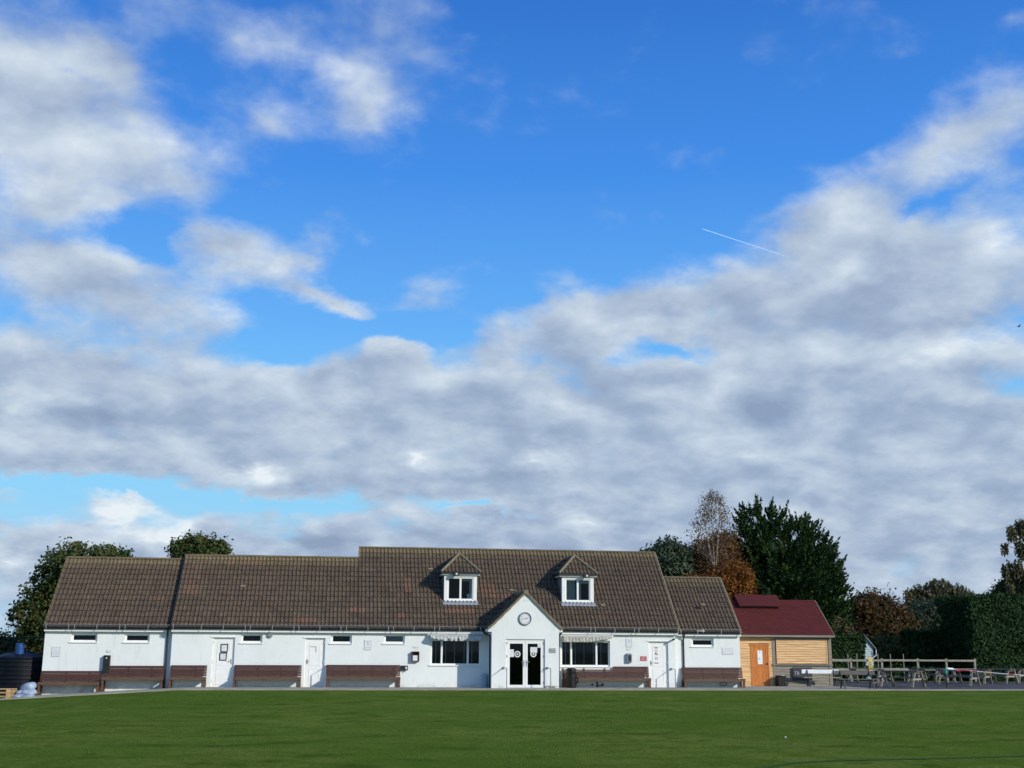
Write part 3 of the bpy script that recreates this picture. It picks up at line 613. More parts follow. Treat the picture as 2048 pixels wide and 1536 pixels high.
# porch
por = thing('porch', None, None); tag(por); por.parent = pav
PX0, PX1, PC, PY, APX = 6.81, 9.76, 8.287, -1.30, 4.06
DH = (7.43, 9.145, .04, 2.09)
b = MB(); grid_wall(b, PX0, PX1, -.1, 2.40, PY, [DH], .2)
b.quad((PX0, PY, 2.40), (PX1, PY, 2.40), (9.925, PY, 2.40), (9.925, PY, 2.55), (9.76, PY, 2.66), (PC, PY, APX + .04), (PX0, PY, 2.66), (6.65, PY, 2.55), (6.65, PY, 2.40))
b.quad((PX0, PY, -.1), (PX0, PY, 2.4), (PX0, 0, 2.4), (PX0, 0, -.1)); b.quad((PX1, PY, -.1), (PX1, 0, -.1), (PX1, 0, 2.4), (PX1, PY, 2.4))
b.box(6.65, PX0, PY + .004, -.16, 2.40, 2.56); b.box(PX1, 9.925, PY + .004, -.16, 2.40, 2.56); b.build('porch_wall', M['render'], pav)
def hiptile(name, par, poly_s, axis, seed, moss=.4):  # poly_s: (s, xl, xr) rows
    S = [p[0] for p in poly_s]; fl_ = lambda i: (lambda s: float(np.interp(s, S, [p[i] for p in poly_s])))
    return tiles(name, par, (0, 0), 0, S[-1], fl_(1), fl_(2), axis=axis, seed=seed, moss=moss)
for sgn in (-1, 1):                                        # porch roof slopes, ridge running back into the main roof
    E0 = PC + sgn * 1.64
    def ax(x, y, z, sgn=sgn, E0=E0): return (E0 - sgn * y, x, 2.53 + z) 
    Ls = 1.64 / ca
    S_ = [0, Ls]; o = tiles('porch_roof', pav, (0, 0), 0, Ls, const(PY - .05), (lambda s: -.15 + (s * sa + .04) / TAN + .12), axis=ax, seed=9 + sgn, moss=.3)
b = MB()
for sgn in (-1, 1):
    p0 = Vector((PC + sgn * 1.64, PY - .03, 2.53)); p1 = Vector((PC + sgn * 1.33, PY - .03, 2.79)); p2 = Vector((PC, PY - .03, 4.10))
    pts = [p0, p1] + [p1.lerp(p2, k / 8) for k in range(1, 9)]
    for i, (p, q) in enumerate(zip(pts, pts[1:])):
        off = Vector((0, 0, .012 * (i % 2))); b.bar(p + off, q + off + (q - p) * .02, .09, .085, up=(0, 1, 0))
b.lathe((PC, 0, 0), [(0, 0), (0, .001)], 3) if 0 else None
b.build('porch_verge', M['mortar'], pav)
b = MB(); b.tube([(PC, PY - .10, 4.11), (PC, 1.65, 4.14)], .105, 14); b.build('porch_ridge', M['mortar'], pav)
# porch double doors
x0, x1, z0, z1 = DH; b = MB(); Y0 = PY + .06; f = .075
b.box(x0, x0 + f, Y0, Y0 + .07, z0, z1); b.box(x1 - f, x1, Y0, Y0 + .07, z0, z1); b.box(x0 + f, x1 - f, Y0, Y0 + .07, z1 - f, z1); b.box(x0 - .02, x1 + .02, Y0 - .09, Y0 + .07, z0 - .035, z0)
fd = b.build('door_frame', M['upvc'], pav, bevel=.005)
for sgn in (-1, 1):
    a, c = (x0 + f + .004, PC - .004) if sgn < 0 else (PC + .004, x1 - f - .004); b = MB(); st = .10
    b.box(a, a + st, Y0 + .008, Y0 + .06, z0 + .01, z1 - f - .004); b.box(c - st, c, Y0 + .008, Y0 + .06, z0 + .01, z1 - f - .004); b.box(a + st, c - st, Y0 + .008, Y0 + .06, z0 + .01, z0 + .13); b.box(a + st, c - st, Y0 + .008, Y0 + .06, z1 - f - .11, z1 - f - .004)
    d = b.build('glazed_door', M['upvc'], pav, bevel=.005); d['label'] = 'left leaf of the glazed porch door' if sgn < 0 else 'right leaf of the glazed porch door'
    b = MB(); b.quad((a + st, Y0 + .03, z0 + .13), (c - st, Y0 + .03, z0 + .13), (c - st, Y0 + .03, z1 - f - .11), (a + st, Y0 + .03, z1 - f - .11)); b.build('pane', M['glass'], d)
    hx = PC + sgn * .06; b = MB(); b.box(hx - .018, hx + .018, Y0 - .004, Y0 + .01, .93, 1.2); b.tube([(hx, Y0, 1.13), (hx, Y0 - .05, 1.13), (hx + sgn * .12, Y0 - .05, 1.13)], .011, 8); b.build('handle', M['galv'], d)
    kx = x0 + .05 if sgn < 0 else x1 - .05
    for z in (.22, .78, 1.33, 1.88):
        b = MB(); b.tube([(kx, Y0 - .012, z), (kx, Y0 - .012, z + .09)], .018, 8); b.build('hinge', M['galv'], d)
bpy.data.objects.remove(por)

# dormers
def dormer(cx, lab, pale_blind):
    yf = 1.16; x0, x1 = cx - .75, cx + .75; zb, zt = 3.79, 4.95
    b = MB(); Y = yf
    b.box(x0, x0 + .17, Y, Y + .10, zb, zt); b.box(x1 - .17, x1, Y, Y + .10, zb, zt); b.box(x0 + .17, x1 - .17, Y, Y + .10, zt - .10, zt); b.box(x0 + .17, x1 - .17, Y - .02, Y + .10, zb, zb + .06)
    d = b.build('dormer', M['upvc'], pav, bevel=.006); d['label'] = lab
    b = MB()
    for x, s in ((x0, 1), (x1, -1)):
        yb = -.15 + (zt - 2.49) / TAN + .1; b.quad((x + s * .01, Y + .02, zb - .1), (x + s * .01, Y + .02, zt), (x + s * .01, yb, zt))
        b.quad((x + s * .04, Y + .02, zb - .1), (x + s * .04, yb, zt), (x + s * .04, Y + .02, zt))
    b.build('cheek', M['lead'], d)
    b = MB(); b.box(x0 - .12, x1 + .12, Y - .09, Y - .07, zt + .0, zt + .065); b.box(x0 - .12, x0 - .10, Y - .07, Y + 1.15, zt, zt + .065); b.box(x1 + .10, x1 + .12, Y - .07, Y + 1.15, zt, zt + .065); b.box(x0 - .1, x1 + .1, Y - .07, Y + 1.2, zt + .005, zt + .02); b.build('dormer_fascia', M['upvc'], d)
    b = MB(); b.box(x0 - .15, x1 + .15, Y - .17, Y - .09, zt + .065, zt + .135); b.box(x0 - .17, x0 - .12, Y - .1, Y + 1.15, zt + .065, zt + .13); b.box(x1 + .12, x1 + .17, Y - .1, Y + 1.15, zt + .065, zt + .13); b.build('dormer_gutter', M['metal_dark'], d)
    # lead apron dressed over the tiles below
    b = MB(); n = 36
    for i in range(n):
        xa, xb = x0 - .06 + (x1 - x0 + .12) * i / n, x0 - .06 + (x1 - x0 + .12) * (i + 1) / n
        ha, hb = .05 + .02 * math.sin(xa * 36), .05 + .02 * math.sin(xb * 36)
        la, lb = .235 + .02 * math.sin(xa * 36), .235 + .02 * math.sin(xb * 36)
        ys, zs = -.15 + (zb - 2.49) / TAN, zb
        b.quad((xa, Y - .005, zb + .01), (xb, Y - .005, zb + .01), (xb, ys - .12 - .03, zs - .12 * TAN + .05), (xa, ys - .12 - .03, zs - .12 * TAN + .05))
        b.quad((xa, ys - .15, zs - .12 * TAN + .05), (xb, ys - .15, zs - .12 * TAN + .05), (xb, ys - lb - .02, zs - lb * TAN + hb - .0), (xa, ys - la - .02, zs - la * TAN + ha - .0))
    b.build('lead_apron', M['lead'], d)
    # hipped tiled roof
    w = .90; h = .90; ye = Y - .15; Ls = w / ca
    o = tiles('dormer_roof', d, (ye, zt + .12), 0, Ls, lambda s: cx - w * (1 - s / Ls), lambda s: cx + w * (1 - s / Ls), seed=int(cx), moss=.5)
    ap = Vector((cx, ye + w, zt + .12 + w * TAN)); zE = zt + .12
    for sgn in (-1, 1):
        E0 = cx + sgn * w
        def ax(x, y, z, sgn=sgn, E0=E0, zE=zE): return (E0 - sgn * y, x, zE + z)
        tiles('dormer_roof', d, (0, 0), 0, Ls, lambda s: ye + s * ca, lambda s: -.15 + (zE + s * sa - 2.49) / TAN + .05, axis=ax, seed=31 + sgn, moss=.5)
        b = MB(); b.tube([Vector((cx + sgn * w, ye, zE + .03)), ap + Vector((0, 0, .05))], .062, 10); b.build('hip_tiles', M['mortar'], d)
    b = MB(); yr = -.15 + (ap.z - 2.49) / TAN; b.tube([ap + Vector((0, 0, .04)), Vector((cx, yr + .15, ap.z + .04))], .075, 10); b.build('dormer_ridge', M['mortar'], d)
    # two-light window
    fx0, fx1, fz0, fz1 = x0 + .17, x1 - .17, zb + .06, zt - .10; wn = MB(); Yw = Y + .03; f = .05; xm = (fx0 + fx1) / 2
    for a, c in ((fx0, fx0 + f), (xm - .045, xm + .045), (fx1 - f, fx1)): wn.box(a, c, Yw, Yw + .06, fz0, fz1)
    wn.box(fx0 + f, xm - .045, Yw, Yw + .06, fz0, fz0 + f); wn.box(xm + .045, fx1 - f, Yw, Yw + .06, fz0, fz0 + f); wn.box(fx0 + f, xm - .045, Yw, Yw + .06, fz1 - f, fz1); wn.box(xm + .045, fx1 - f, Yw, Yw + .06, fz1 - f, fz1)
    wn.build('window_frame', M['upvc'], d, bevel=.005)
    b = MB(); b.quad((fx0, Yw + .03, fz0), (fx1, Yw + .03, fz0), (fx1, Yw + .03, fz1), (fx0, Yw + .03, fz1)); b.build('pane', M['glass'], d)
    b = MB(); b.box(x0 + .05, x1 - .05, Y + .9, Y + .95, zb, zt); b.box(x0 + .05, x0 + .07, Y + .12, Y + .9, zb, zt); b.box(x1 - .07, x1 - .05, Y + .12, Y + .9, zb, zt); b.build('dormer_interior', M['interior'], d)
    b = MB()
    if pale_blind:                                            # pale slatted blind and net curtain
        z = fz0 + .05
        while z < fz1 - .05: b.box(fx0 + .05, xm - .1, Yw + .12, Yw + .125, z, z + .035, rot=Matrix.Rotation(R(4) * math.sin(z * 9), 3, 'Y')); z += .05
        b.box(xm + .05, xm + .17, Yw + .13, Yw + .14, fz0, fz1); b.box(xm + .17, fx1 - .05, Yw + .13, Yw + .14, fz1 - .2, fz1); b.build('curtain', M['curtain'], d)
    else:
        b.box(xm + .05, fx1 - .04, Yw + .12, Yw + .13, fz1 - .13, fz1)
        for k in range(6): b.quad((xm + .05 + k * .078, Yw + .12, fz1 - .13), (xm + .09 + k * .078, Yw + .12, fz1 - .18), (xm + .128 + k * .078, Yw + .12, fz1 - .13))
        b.box(fx1 - .16, fx1 - .03, Yw + .13, Yw + .14, fz0 + .2, fz1 - .1); b.build('curtain', M['curtain'], d)
        b = MB(); b.box(fx1 - .27, fx1 - .06, Yw + .045, Yw + .05, fz0 + .05, fz0 + .27); b.build('window_notice', M['paper'], d)
dormer(DORM[0][0], 'left dormer, dark panes with a paper notice', False); dormer(DORM[1][0], 'right dormer, pale blind in its left pane', True)
# vent tiles and small roof fittings
for (px, py, Yg) in ((486, 1175, 1.4), (861, 1141, 2.0), (1406, 1212, .9), (1206, 1213, 1.0), (1024, 1183, 1.5)):
    d_ = ray(px, py); t = None
    for k in range(4000):
        p = CAM + d_ * (50 + k * .003)
        if p.z - 2.49 < TAN * (p.y + .15): t = p; break
    if t is None: continue
    b = MB(); c = t + Vector((0, -.03, .05)); b.box(c.x - .11, c.x + .11, c.y - .05, c.y + .07, c.z - .03, c.z + .035, rot=Matrix.Rotation(R(40), 3, 'X')); b.build('vent_tile', M['mortar'], pav)

# ------------------------------------------------------------------ things on and against the front wall
def text(name, s, size, loc, mt, parent=None, rot=(R(90), 0, 0), align='CENTER', ext=.001):
    c = bpy.data.curves.new(name, 'FONT'); c.body = s; c.size = size; c.align_x = align; c.align_y = 'CENTER'; c.extrude = ext; c.space_line = .95
    t = bpy.data.objects.new(name, c); scene.collection.objects.link(t); t.location = loc; t.rotation_euler = rot
    bpy.context.view_layer.update(); me = bpy.data.meshes.new_from_object(t.evaluated_get(bpy.context.evaluated_depsgraph_get())); mw = t.matrix_world.copy()
    bpy.data.objects.remove(t); me.transform(mw); me.materials.clear(); me.materials.append(mt)
    o = bpy.data.objects.new(name, me); scene.collection.objects.link(o)
    if parent: o.parent = parent; o.matrix_parent_inverse = parent.matrix_world.inverted()
    return o
BG = 'brown slatted benches along the pavilion wall'
def bench(x0, x1, yw, zt, zs, label, bz=None, back_x1=None, notch=None):
    """a fixed bench: slatted back on the wall, plank seat with apron, frame legs"""
    t = thing('wall_bench', label, 'bench', ((x0 + x1) / 2, yw - .3, terr((x0 + x1) / 2, yw)), group=BG)
    n = 7; bx1 = back_x1 or x1
    b = MB(); hs = (zt - zs - .03) / n
    for k in range(n):
        z = zs + .03 + k * hs; y = yw - .17 + .11 * k / n; xe = bx1
        if notch and z + hs > notch[1]: b.box(notch[0], xe, y - .022, y, z, z + hs - .009); continue
        b.box(x0, xe, y - .022, y, z, z + hs - .009)
    for x in np.arange(x0 + .06, bx1, .95): b.bar((x, yw - .145, zs), (x, yw - .02, zt - .02 if not notch or x > notch[0] else notch[1]), .045, .03)
    b.build('backrest', M['deepbrown'], t)
    b = MB()
    for k in range(4): b.box(x0, x1, yw - .52 + k * .095, yw - .52 + k * .095 + .085, zs - .03, zs)
    b.box(x0, x1, yw - .545, yw - .52, zs - .115, zs - .004); b.build('seat', M['seatbrown'], t)
    for x in (x0 + .05, x1 - .05):
        g0 = terr(x, yw - .4) + .02
        b = MB(); b.box(x - .045, x + .045, yw - .518, yw - .43, g0, zs - .032); b.build('leg', M['seatbrown'], t)
        b = MB(); b.box(x - .04, x + .04, yw - .12, yw - .045, g0, zs - .032); b.build('leg', M['deepbrown'], t)
        b = MB(); b.box(x - .035, x + .035, yw - .42, yw - .13, zs - .11, zs - .032); b.build('bearer', M['deepbrown'], t)
    return t
bench(-12.0, -9.55, .25, .69, .23, 'lowest and leftmost slatted bench, where the path drops away')
bench(-9.48, -6.98, .25, .91, .43, 'slatted bench under the second small window, right of the lowest bench')
bench(-6.72, -5.22, 0, .94, .45, 'shortest slatted bench, left of the door with two notices')
bench(-4.09, -1.26, 0, .96, .46, 'long slatted bench between the two plain white doors')
bench(-.20, 2.96, 0, .98, .48, 'long slatted bench under the grey-blinded small window, left of the wooden box')
bench(10.12, 14.06, 0, .95, .45, 'slatted bench behind the black bin, under the window with the right awning', notch=(12.42, .86))
bench(15.66, 18.50, .25, .92, .41, 'slatted bench at the right end wall next to the timber hut')

def awning(x0, x1, label, torn):
    t = thing('awning', label, 'awning', ((x0 + x1) / 2, -.2, 2.3)); b = MB(); b.box(x0, x1, -.12, -.003, 2.22, 2.325); b.build('cassette', M['upvc'], t, bevel=.01)
    b = MB(); n = 60; L = x1 - x0; rg = random.Random(int(x0))
    b.quad((x0 + .06, -.121, 2.29), (x1 - .06, -.121, 2.29), (x1 - .12, -.36, 2.20), (x0 + .12, -.36, 2.20)); b.quad((x0 + .06, -.121, 2.285), (x0 + .12, -.36, 2.195), (x1 - .12, -.36, 2.195), (x1 - .06, -.121, 2.285)); b.build('canopy', M['canvas'], t)
    b = MB(); X0, X1 = x0 + .12, x1 - .12
    def drop(u):
        d = .13 + .02 * abs(math.sin(u * math.pi * 9))
        if torn == 1: d += .05 * math.sin(u * 3.1) - (.07 * (math.sin(u * 61) > .55) + .09 * (math.sin(u * 37 + 1) > .8)) * (1 - abs(2 * u - 1)) * 1.2 - .09 * max(0, .2 - u) / .2
        else: d += .05 - .17 * max(0, u - .55) / .45 + (-.1 if .155 < u < .18 else 0)
        return max(.01, d)
    for i in range(n):
        ua, ub = i / n, (i + 1) / n; xa, xb = X0 + (X1 - X0) * ua, X0 + (X1 - X0) * ub; ya, yb = -.362 + .012 * math.sin(ua * 90), -.362 + .012 * math.sin(ub * 90)
        b.quad((xa, ya - .02, 2.20 - drop(ua)), (xb, yb - .02, 2.20 - drop(ub)), (xb, yb, 2.20), (xa, ya, 2.20))
    b.build('valance', M['canvas'] if torn == 1 else M['canvas_dirty'], t)
    for x in (x0 + .1, x1 - .1):
        b = MB(); b.tube([(x, -.10, 2.22), (x, -.34, 2.19)], .014, 8); b.build('arm', M['galv'], t)
awning(4.13, 6.66, 'white awning with a ragged fringed valance, left of the porch', 1); awning(10.06, 12.46, 'white awning with a sagging torn valance, right of the porch', 2)

def wall_sign(x0, x1, z0, z1, y, label, lines=3, name='wall_sign', cat='sign', emblem=False, mt='signwhite', ink='greyink'):
    t = thing(name, label, cat, ((x0 + x1) / 2, y, z0)); b = MB(); b.box(x0, x1, y - .012, y - .002, z0, z1); b.build('board', M[mt], t)
    b = MB(); w, h = x1 - x0, z1 - z0; e = .012
    b.box(x0, x1, y - .016, y - .012, z0, z0 + e); b.box(x0, x0 + e, y - .016, y - .012, z0 + e, z1); b.box(x1 - e, x1, y - .016, y - .012, z0 + e, z1); b.build('edge', M['galv'], t)
    b = MB(); rg = random.Random(int(x0 * 10))
    for k in range(lines):
        zz = z1 - h * (k + .7) / (lines + .4); ww = w * rg.uniform(.45, .8) / 2; c = (x0 + x1) / 2; x = c - ww
        while x < c + ww: q = rg.uniform(.012, .035); b.box(x, x + q, y - .014, y - .0121, zz, zz + h * .055); x += q + .012
    if emblem: b.lathe((0, 0, 0), [(0, 0)], 3) if 0 else b.box((x0 + x1) / 2 - .03, (x0 + x1) / 2 + .03, y - .0145, y - .0122, z0 + h * .62, z0 + h * .74)
    b.build('lettering', M[ink], t); return t
wall_sign(-11.67, -11.33, 1.26, 1.68, .25, 'small white sign with grey lettering near the far left corner of the wall', 4)
wall_sign(1.38, 1.69, 1.60, 2.03, 0, 'small white sign with grey lettering between two small high windows', 3, emblem=True)
wall_sign(13.07, 13.34, 1.78, 2.17, 0, 'small white sign with grey lettering above the grey meter box', 3, emblem=True)
wall_sign(17.63, 18.14, 1.49, 1.80, .25, 'wide white sign with faint lettering beside the rightmost small window', 3)
wall_sign(9.32, 9.61, 1.52, 1.72, PY, 'grey metal plaque on the porch right of its doors', 3, 'plaque', 'plaque', mt='galv', ink='steel')
wall_sign(-9.45, -9.28, 1.45, 1.56, .25, 'tiny notice above the dark post at the leftmost wall', 1, 'notice', 'notice')
wall_sign(3.52, 3.72, 1.70, 1.77, 0, 'tiny notice above the wooden box left of the porch', 1, 'notice', 'notice')
wall_sign(13.09, 13.25, 1.66, 1.73, 0, 'tiny notice directly above the grey meter box', 1, 'notice', 'notice')
t = thing('red_sign', 'red sign with two lines of white lettering left of the stickered door', 'sign', (13.86, 0, 1.2)); b = MB(); b.box(13.72, 14.01, -.014, -.002, 1.19, 1.39); b.build('board', M['red'], t)
text('lettering', 'EXIT\nONLY', .085, (13.865, -.016, 1.29), M['paper'], t)
# notices on doors
def notice(x0, x1, z0, z1, y, label, tape=False, mt='paper', lines=4):
    t = thing('notice', label, 'notice', ((x0 + x1) / 2, y, z0)); b = MB(); b.box(x0, x1, y - .005, y - .001, z0, z1); b.build('sheet', M[mt], t)
    b = MB(); rg = random.Random(int(x0 * 77 + z0 * 31))
    for k in range(lines): zz = z1 - (z1 - z0) * (k + .8) / (lines + .6); b.box(x0 + .03, x0 + .03 + (x1 - x0 - .06) * rg.uniform(.5, 1), y - .0056, y - .005, zz, zz + .010)
    b.build('lettering', M['greyink'], t)
    if tape:
        b = MB(); w = .045
        for (p, q) in (((x0 - .02, z1), (x1 + .02, z1 + .01)), ((x0 - .015, z0), (x1 + .01, z0 - .01)), ((x0, z0 - .02), (x0 - .01, z1 + .01)), ((x1, z0 - .01), (x1 + .015, z1 + .02))): b.bar((p[0], y - .007, p[1]), (q[0], y - .007, q[1]), .003, w, up=(0, 0, 1)) if abs(p[1] - q[1]) < .05 else b.bar((p[0], y - .009, p[1]), (q[0], y - .009, q[1]), .003, w, up=(1, 0, 0))
        b.build('tape', M['ink'], t)
    return t
YD = .06 + .015
notice(-4.70, -4.44, 1.50, 1.80, YD, 'upper of two white notices taped in black on the leftmost door', True); notice(-4.73, -4.47, 1.15, 1.44, YD, 'lower of two white notices taped in black on the leftmost door', True)
t = thing('tape_strip', 'leftover strip of dark tape in an angle on the middle plain door', 'tape', (-.8, YD, 1.5)); b = MB(); b.box(-.93, -.70, YD - .004, YD - .001, 1.715, 1.735); b.box(-.70, -.675, YD - .004, YD - .001, 1.50, 1.735); b.box(-.95, -.945, YD - .004, YD - .001, 1.55, 1.735); b.build('strip', M['ink'], t)
t = thing('door_sticker', 'column of small black, red and blue stickers on the rightmost door', 'sticker', (14.48, YD, 1.1)); b = MB()
b.box(14.40, 14.56, YD - .004, YD - .001, 1.745, 1.785); b.box(14.42, 14.57, YD - .004, YD - .001, 1.46, 1.49); b.box(14.42, 14.50, YD - .004, YD - .001, 1.50, 1.54); b.box(14.385, 14.58, YD - .004, YD - .001, 1.08, 1.115); b.build('black_marks', M['ink'], t)
for nm, z, c in (('red_ring', 1.62, 'redgloss'), ('blue_ring', 1.30, 'bluedrum')):
    b = MB()
    for k in range(20):
        a0, a1 = 2 * math.pi * k / 20, 2 * math.pi * (k + 1) / 20; cx = 14.48
        b.quad(*[(cx + r * math.sin(a), YD - .003, z + r * math.cos(a)) for r, a in ((.045, a0), (.065, a0), (.065, a1), (.045, a1))])
    b.build(nm, M[c], t)
YG = PY + .06 + .018
def ring(cx, cz, label, scarf=False):
    t = thing('door_emblem', label, 'emblem', (cx, YG, cz - .13)); b = MB()
    for r0, r1 in ((.085, .135), (.0, .042)):
        for k in range(28):
            a0, a1 = 2 * math.pi * k / 28, 2 * math.pi * (k + 1) / 28; b.quad(*[(cx + r * math.sin(a), YG, cz + r * math.cos(a)) for r, a in ((r0, a0), (r1, a0), (r1, a1), (r0, a1))])
    b.build('ring', M['signwhite'], t)
ring(7.946, 1.46, 'round white ring emblem on the left glass door of the porch'); ring(8.648, 1.47, 'round white ring emblem on the right glass door of the porch')
notice(8.51, 8.81, 1.53, 1.76, YG - .004, 'white notice over the emblem on the right glass door', lines=3); notice(7.61, 7.79, 1.34, 1.66, YG, 'white and green notice on the left glass door', lines=5)
notice(8.83, 8.965, 1.74, 1.96, YG, 'small pinkish notice high on the right glass door', lines=5)
t = thing('door_sticker', 'tiny red sticker high on the left glass door', 'sticker', (8.085, YG, 1.9)); b = MB(); b.quad((8.085, YG, 1.90), (8.125, YG, 1.94), (8.105, YG, 1.965), (8.085, YG, 1.95), (8.065, YG, 1.965), (8.045, YG, 1.94)); b.build('heart', M['redgloss'], t)
# clock
t = thing('wall_clock', 'round white wall clock with dark rim in the porch gable', 'clock', (8.262, PY, 2.965)); CX, CZ = 8.262, 2.965; b = MB(); n = 40
pr = [(.235, -.0), (.285, -.0), (.285, -.05), (.262, -.07), (.235, -.05)]
for k in range(n):
    a0, a1 = 2 * math.pi * k / n, 2 * math.pi * (k + 1) / n
    for (ra, ya), (rb, yb) in zip(pr[1:], pr[2:]): b.quad(*[(CX + r * math.sin(a), PY + y, CZ + r * math.cos(a)) for r, y, a in ((ra, ya, a0), (ra, ya, a1), (rb, yb, a1), (rb, yb, a0))])
b.build('rim', M['steel'], t, smooth=True); b = MB(); b.quad(*[(CX + .24 * math.sin(-2 * math.pi * k / n), PY - .03, CZ + .24 * math.cos(2 * math.pi * k / n)) for k in range(n)]); b.build('face', M['signwhite'], t)
nb = []
for k in range(1, 13):
    a = 2 * math.pi * k / 12; nb.append(text('numeral', str(k), .062, (CX + .19 * math.sin(a), PY - .032, CZ + .19 * math.cos(a)), M['ink'], t))
for nm, a, ln, w in (('hour_hand', 2.72 / 12 * 360, .12, .02), ('minute_hand', 43.5 / 60 * 360, .18, .012)):
    d = Vector((math.sin(R(a)), 0, math.cos(R(a)))); c = Vector((CX, PY - .036, CZ)); b = MB(); b.bar(c - d * .03, c + d * ln, .003, w, up=(0, 1, 0)) if 0 else b.bar(c - d * .03, c + d * ln, w, .003, up=(0, 1, 0)); b.build(nm, M['ink'], t)
b = MB()
for k in range(4): b.box(8.15 + k * .065, 8.20 + k * .065, PY - .004, PY - .0, 3.72, 3.732)
tag(b.build('vent_slot', M['greyink']), 'thin grey vent slot near the apex of the porch gable', 'vent')
# rails
def rail(x_w, x_p, yw, label, z=.88, out=.62):
    t = thing('handrail', label, 'handrail', (x_p, yw - out, 0), group='steel grab rails by the doors'); b = MB(); b.tube([(x_w, yw - .01, z), (x_w, yw - .1, z), (x_p, yw - out, z), (x_p, yw - out, .03)], .02, 10); b.build('rail', M['steel'], t, smooth=False)
    b = MB(); b.tube([(x_w, yw - .001, z), (x_w, yw - .03, z)], .055, 14); b.build('wall_flange', M['steel'], t); b = MB(); b.lathe((x_p, yw - out, .03), [(.055, 0), (.055, .012), (.03, .03)], 12); b.build('foot', M['steel'], t)
rail(7.32, 7.38, PY, 'grey grab rail left of the glazed porch doors'); rail(9.23, 9.28, PY, 'grey grab rail right of the glazed porch doors'); rail(15.13, 15.15, 0, 'grey grab rail right of the stickered door', .84, .6)
rail(-.23, -.25, 0, 'pale grab rail between the middle door and its bench', .9, .5)
# boxes
t = thing('wooden_box', 'small open fronted wooden box on the wall left of the porch', 'box', (3.6, 0, 1.12)); b = MB()
b.box(3.45, 3.78, -.16, -.003, 1.12, 1.15); b.box(3.45, 3.78, -.18, -.003, 1.52, 1.55); b.box(3.45, 3.48, -.16, -.003, 1.15, 1.52); b.box(3.75, 3.78, -.16, -.003, 1.15, 1.52); b.box(3.48, 3.75, -.015, -.003, 1.15, 1.52); b.build('case', M['deepbrown'], t)
b = MB(); b.box(3.50, 3.73, -.11, -.02, 1.155, 1.38); b.build('contents', M['paper'], t)
t = thing('electric_box', 'small black socket box with a silver cover at the bench end', 'box', (3.15, 0, .75)); b = MB(); b.box(2.99, 3.30, -.11, -.002, .76, .95); b.build('case', M['metal_dark'], t, bevel=.01); b = MB(); b.box(3.19, 3.26, -.122, -.111, .80, .90); b.build('cover', M['signwhite'], t); b = MB(); b.tube([(3.1, -.05, .76), (3.13, -.06, .68), (3.18, -.05, .70)], .01, 6); b.build('cable', M['metal_dark'], t)
t = thing('meter_box', 'grey oblong meter box between the right awning window and the red sign', 'box', (13.2, 0, 1.1)); b = MB(); b.box(13.06, 13.32, -.13, -.002, 1.11, 1.52); b.build('case', M['steel'], t, bevel=.04); b = MB(); b.box(13.13, 13.27, -.137, -.131, 1.17, 1.44); b.build('panel', M['metal_dark'], t)
t = thing('dark_post', 'dark grey boxed post rising behind the leftmost benches', 'post', (-9.38, .2, .6)); b = MB(); b.box(-9.53, -9.25, .08, .248, .60, 1.33); b.build('case', M['metal_dark'], t, bevel=.015); b = MB(); b.box(-9.42, -9.37, .070, .079, 1.19, 1.24); b.build('badge', M['signwhite'], t)
t = thing('wall_lamp', 'round bulkhead lamp on the wall between the two plain doors', 'lamp', (-2.66, 0, 2.2)); b = MB()
for k in range(24):
    a0, a1 = 2 * math.pi * k / 24, 2 * math.pi * (k + 1) / 24
    for (ra, ya), (rb, yb) in (((.12, 0), (.12, -.06)), ((.12, -.06), (.085, -.10))): b.quad(*[(-2.66 + r * math.sin(a), y - .002, 2.21 + r * math.cos(a)) for r, y, a in ((ra, ya, a0), (ra, ya, a1), (rb, yb, a1), (rb, yb, a0))])
b.build('housing', M['galv'], t, smooth=True); b = MB(); b.quad(*[(-2.66 + .088 * math.sin(-2 * math.pi * k / 24), -.10, 2.21 + .088 * math.cos(2 * math.pi * k / 24)) for k in range(24)]); b.build('lens', M['steel'], t)
for i, (X, lab) in enumerate(((5.45, 'black floodlight under the eave of the left dormer'), (11.48, 'black floodlight under the eave of the right dormer'))):
    t = thing('floodlight', lab, 'floodlight', (X, 1.0, 4.95), group='floodlights on the dormers'); b = MB(); b.box(X - .13, X + .13, .84, .98, 4.92, 5.06); b.box(X - .02, X + .02, .98, 1.07, 4.97, 5.0); b.build('housing', M['metal_dark'], t, bevel=.01)
    b = MB(); b.tube([(X + .01, .845, 4.99), (X + .01, .82, 4.985)], .05, 14); b.build('lamp_lens', M['signwhite'], t)
t = thing('security_camera', 'small black security camera under the eave right of the stickered door', 'camera', (15.25, 0, 2.1)); b = MB(); b.tube([(15.30, -.002, 2.17), (15.27, -.12, 2.15)], .015, 8); b.build('bracket', M['metal_dark'], t); b = MB(); b.tube([(15.29, -.10, 2.16), (15.16, -.24, 2.11)], .04, 12); b.build('body', M['metal_dark'], t)
t = thing('roof_aerial', 'small white aerial fitting standing in the gutter above the rightmost bench', 'aerial', (16.7, .0, 2.45)); b = MB(); c = at(1403, 1262, -.03); b.tube([(c.x - .22, -.03, c.z), (c.x + .12, -.03, c.z)], .012, 8); b.tube([(c.x + .08, -.03, c.z - .08), (c.x + .08, -.03, c.z + .12)], .01, 8); b.tube([(c.x - .02, -.04, c.z), (c.x + .14, -.04, c.z)], .022, 8); b.build('arm', M['signwhite'], t)
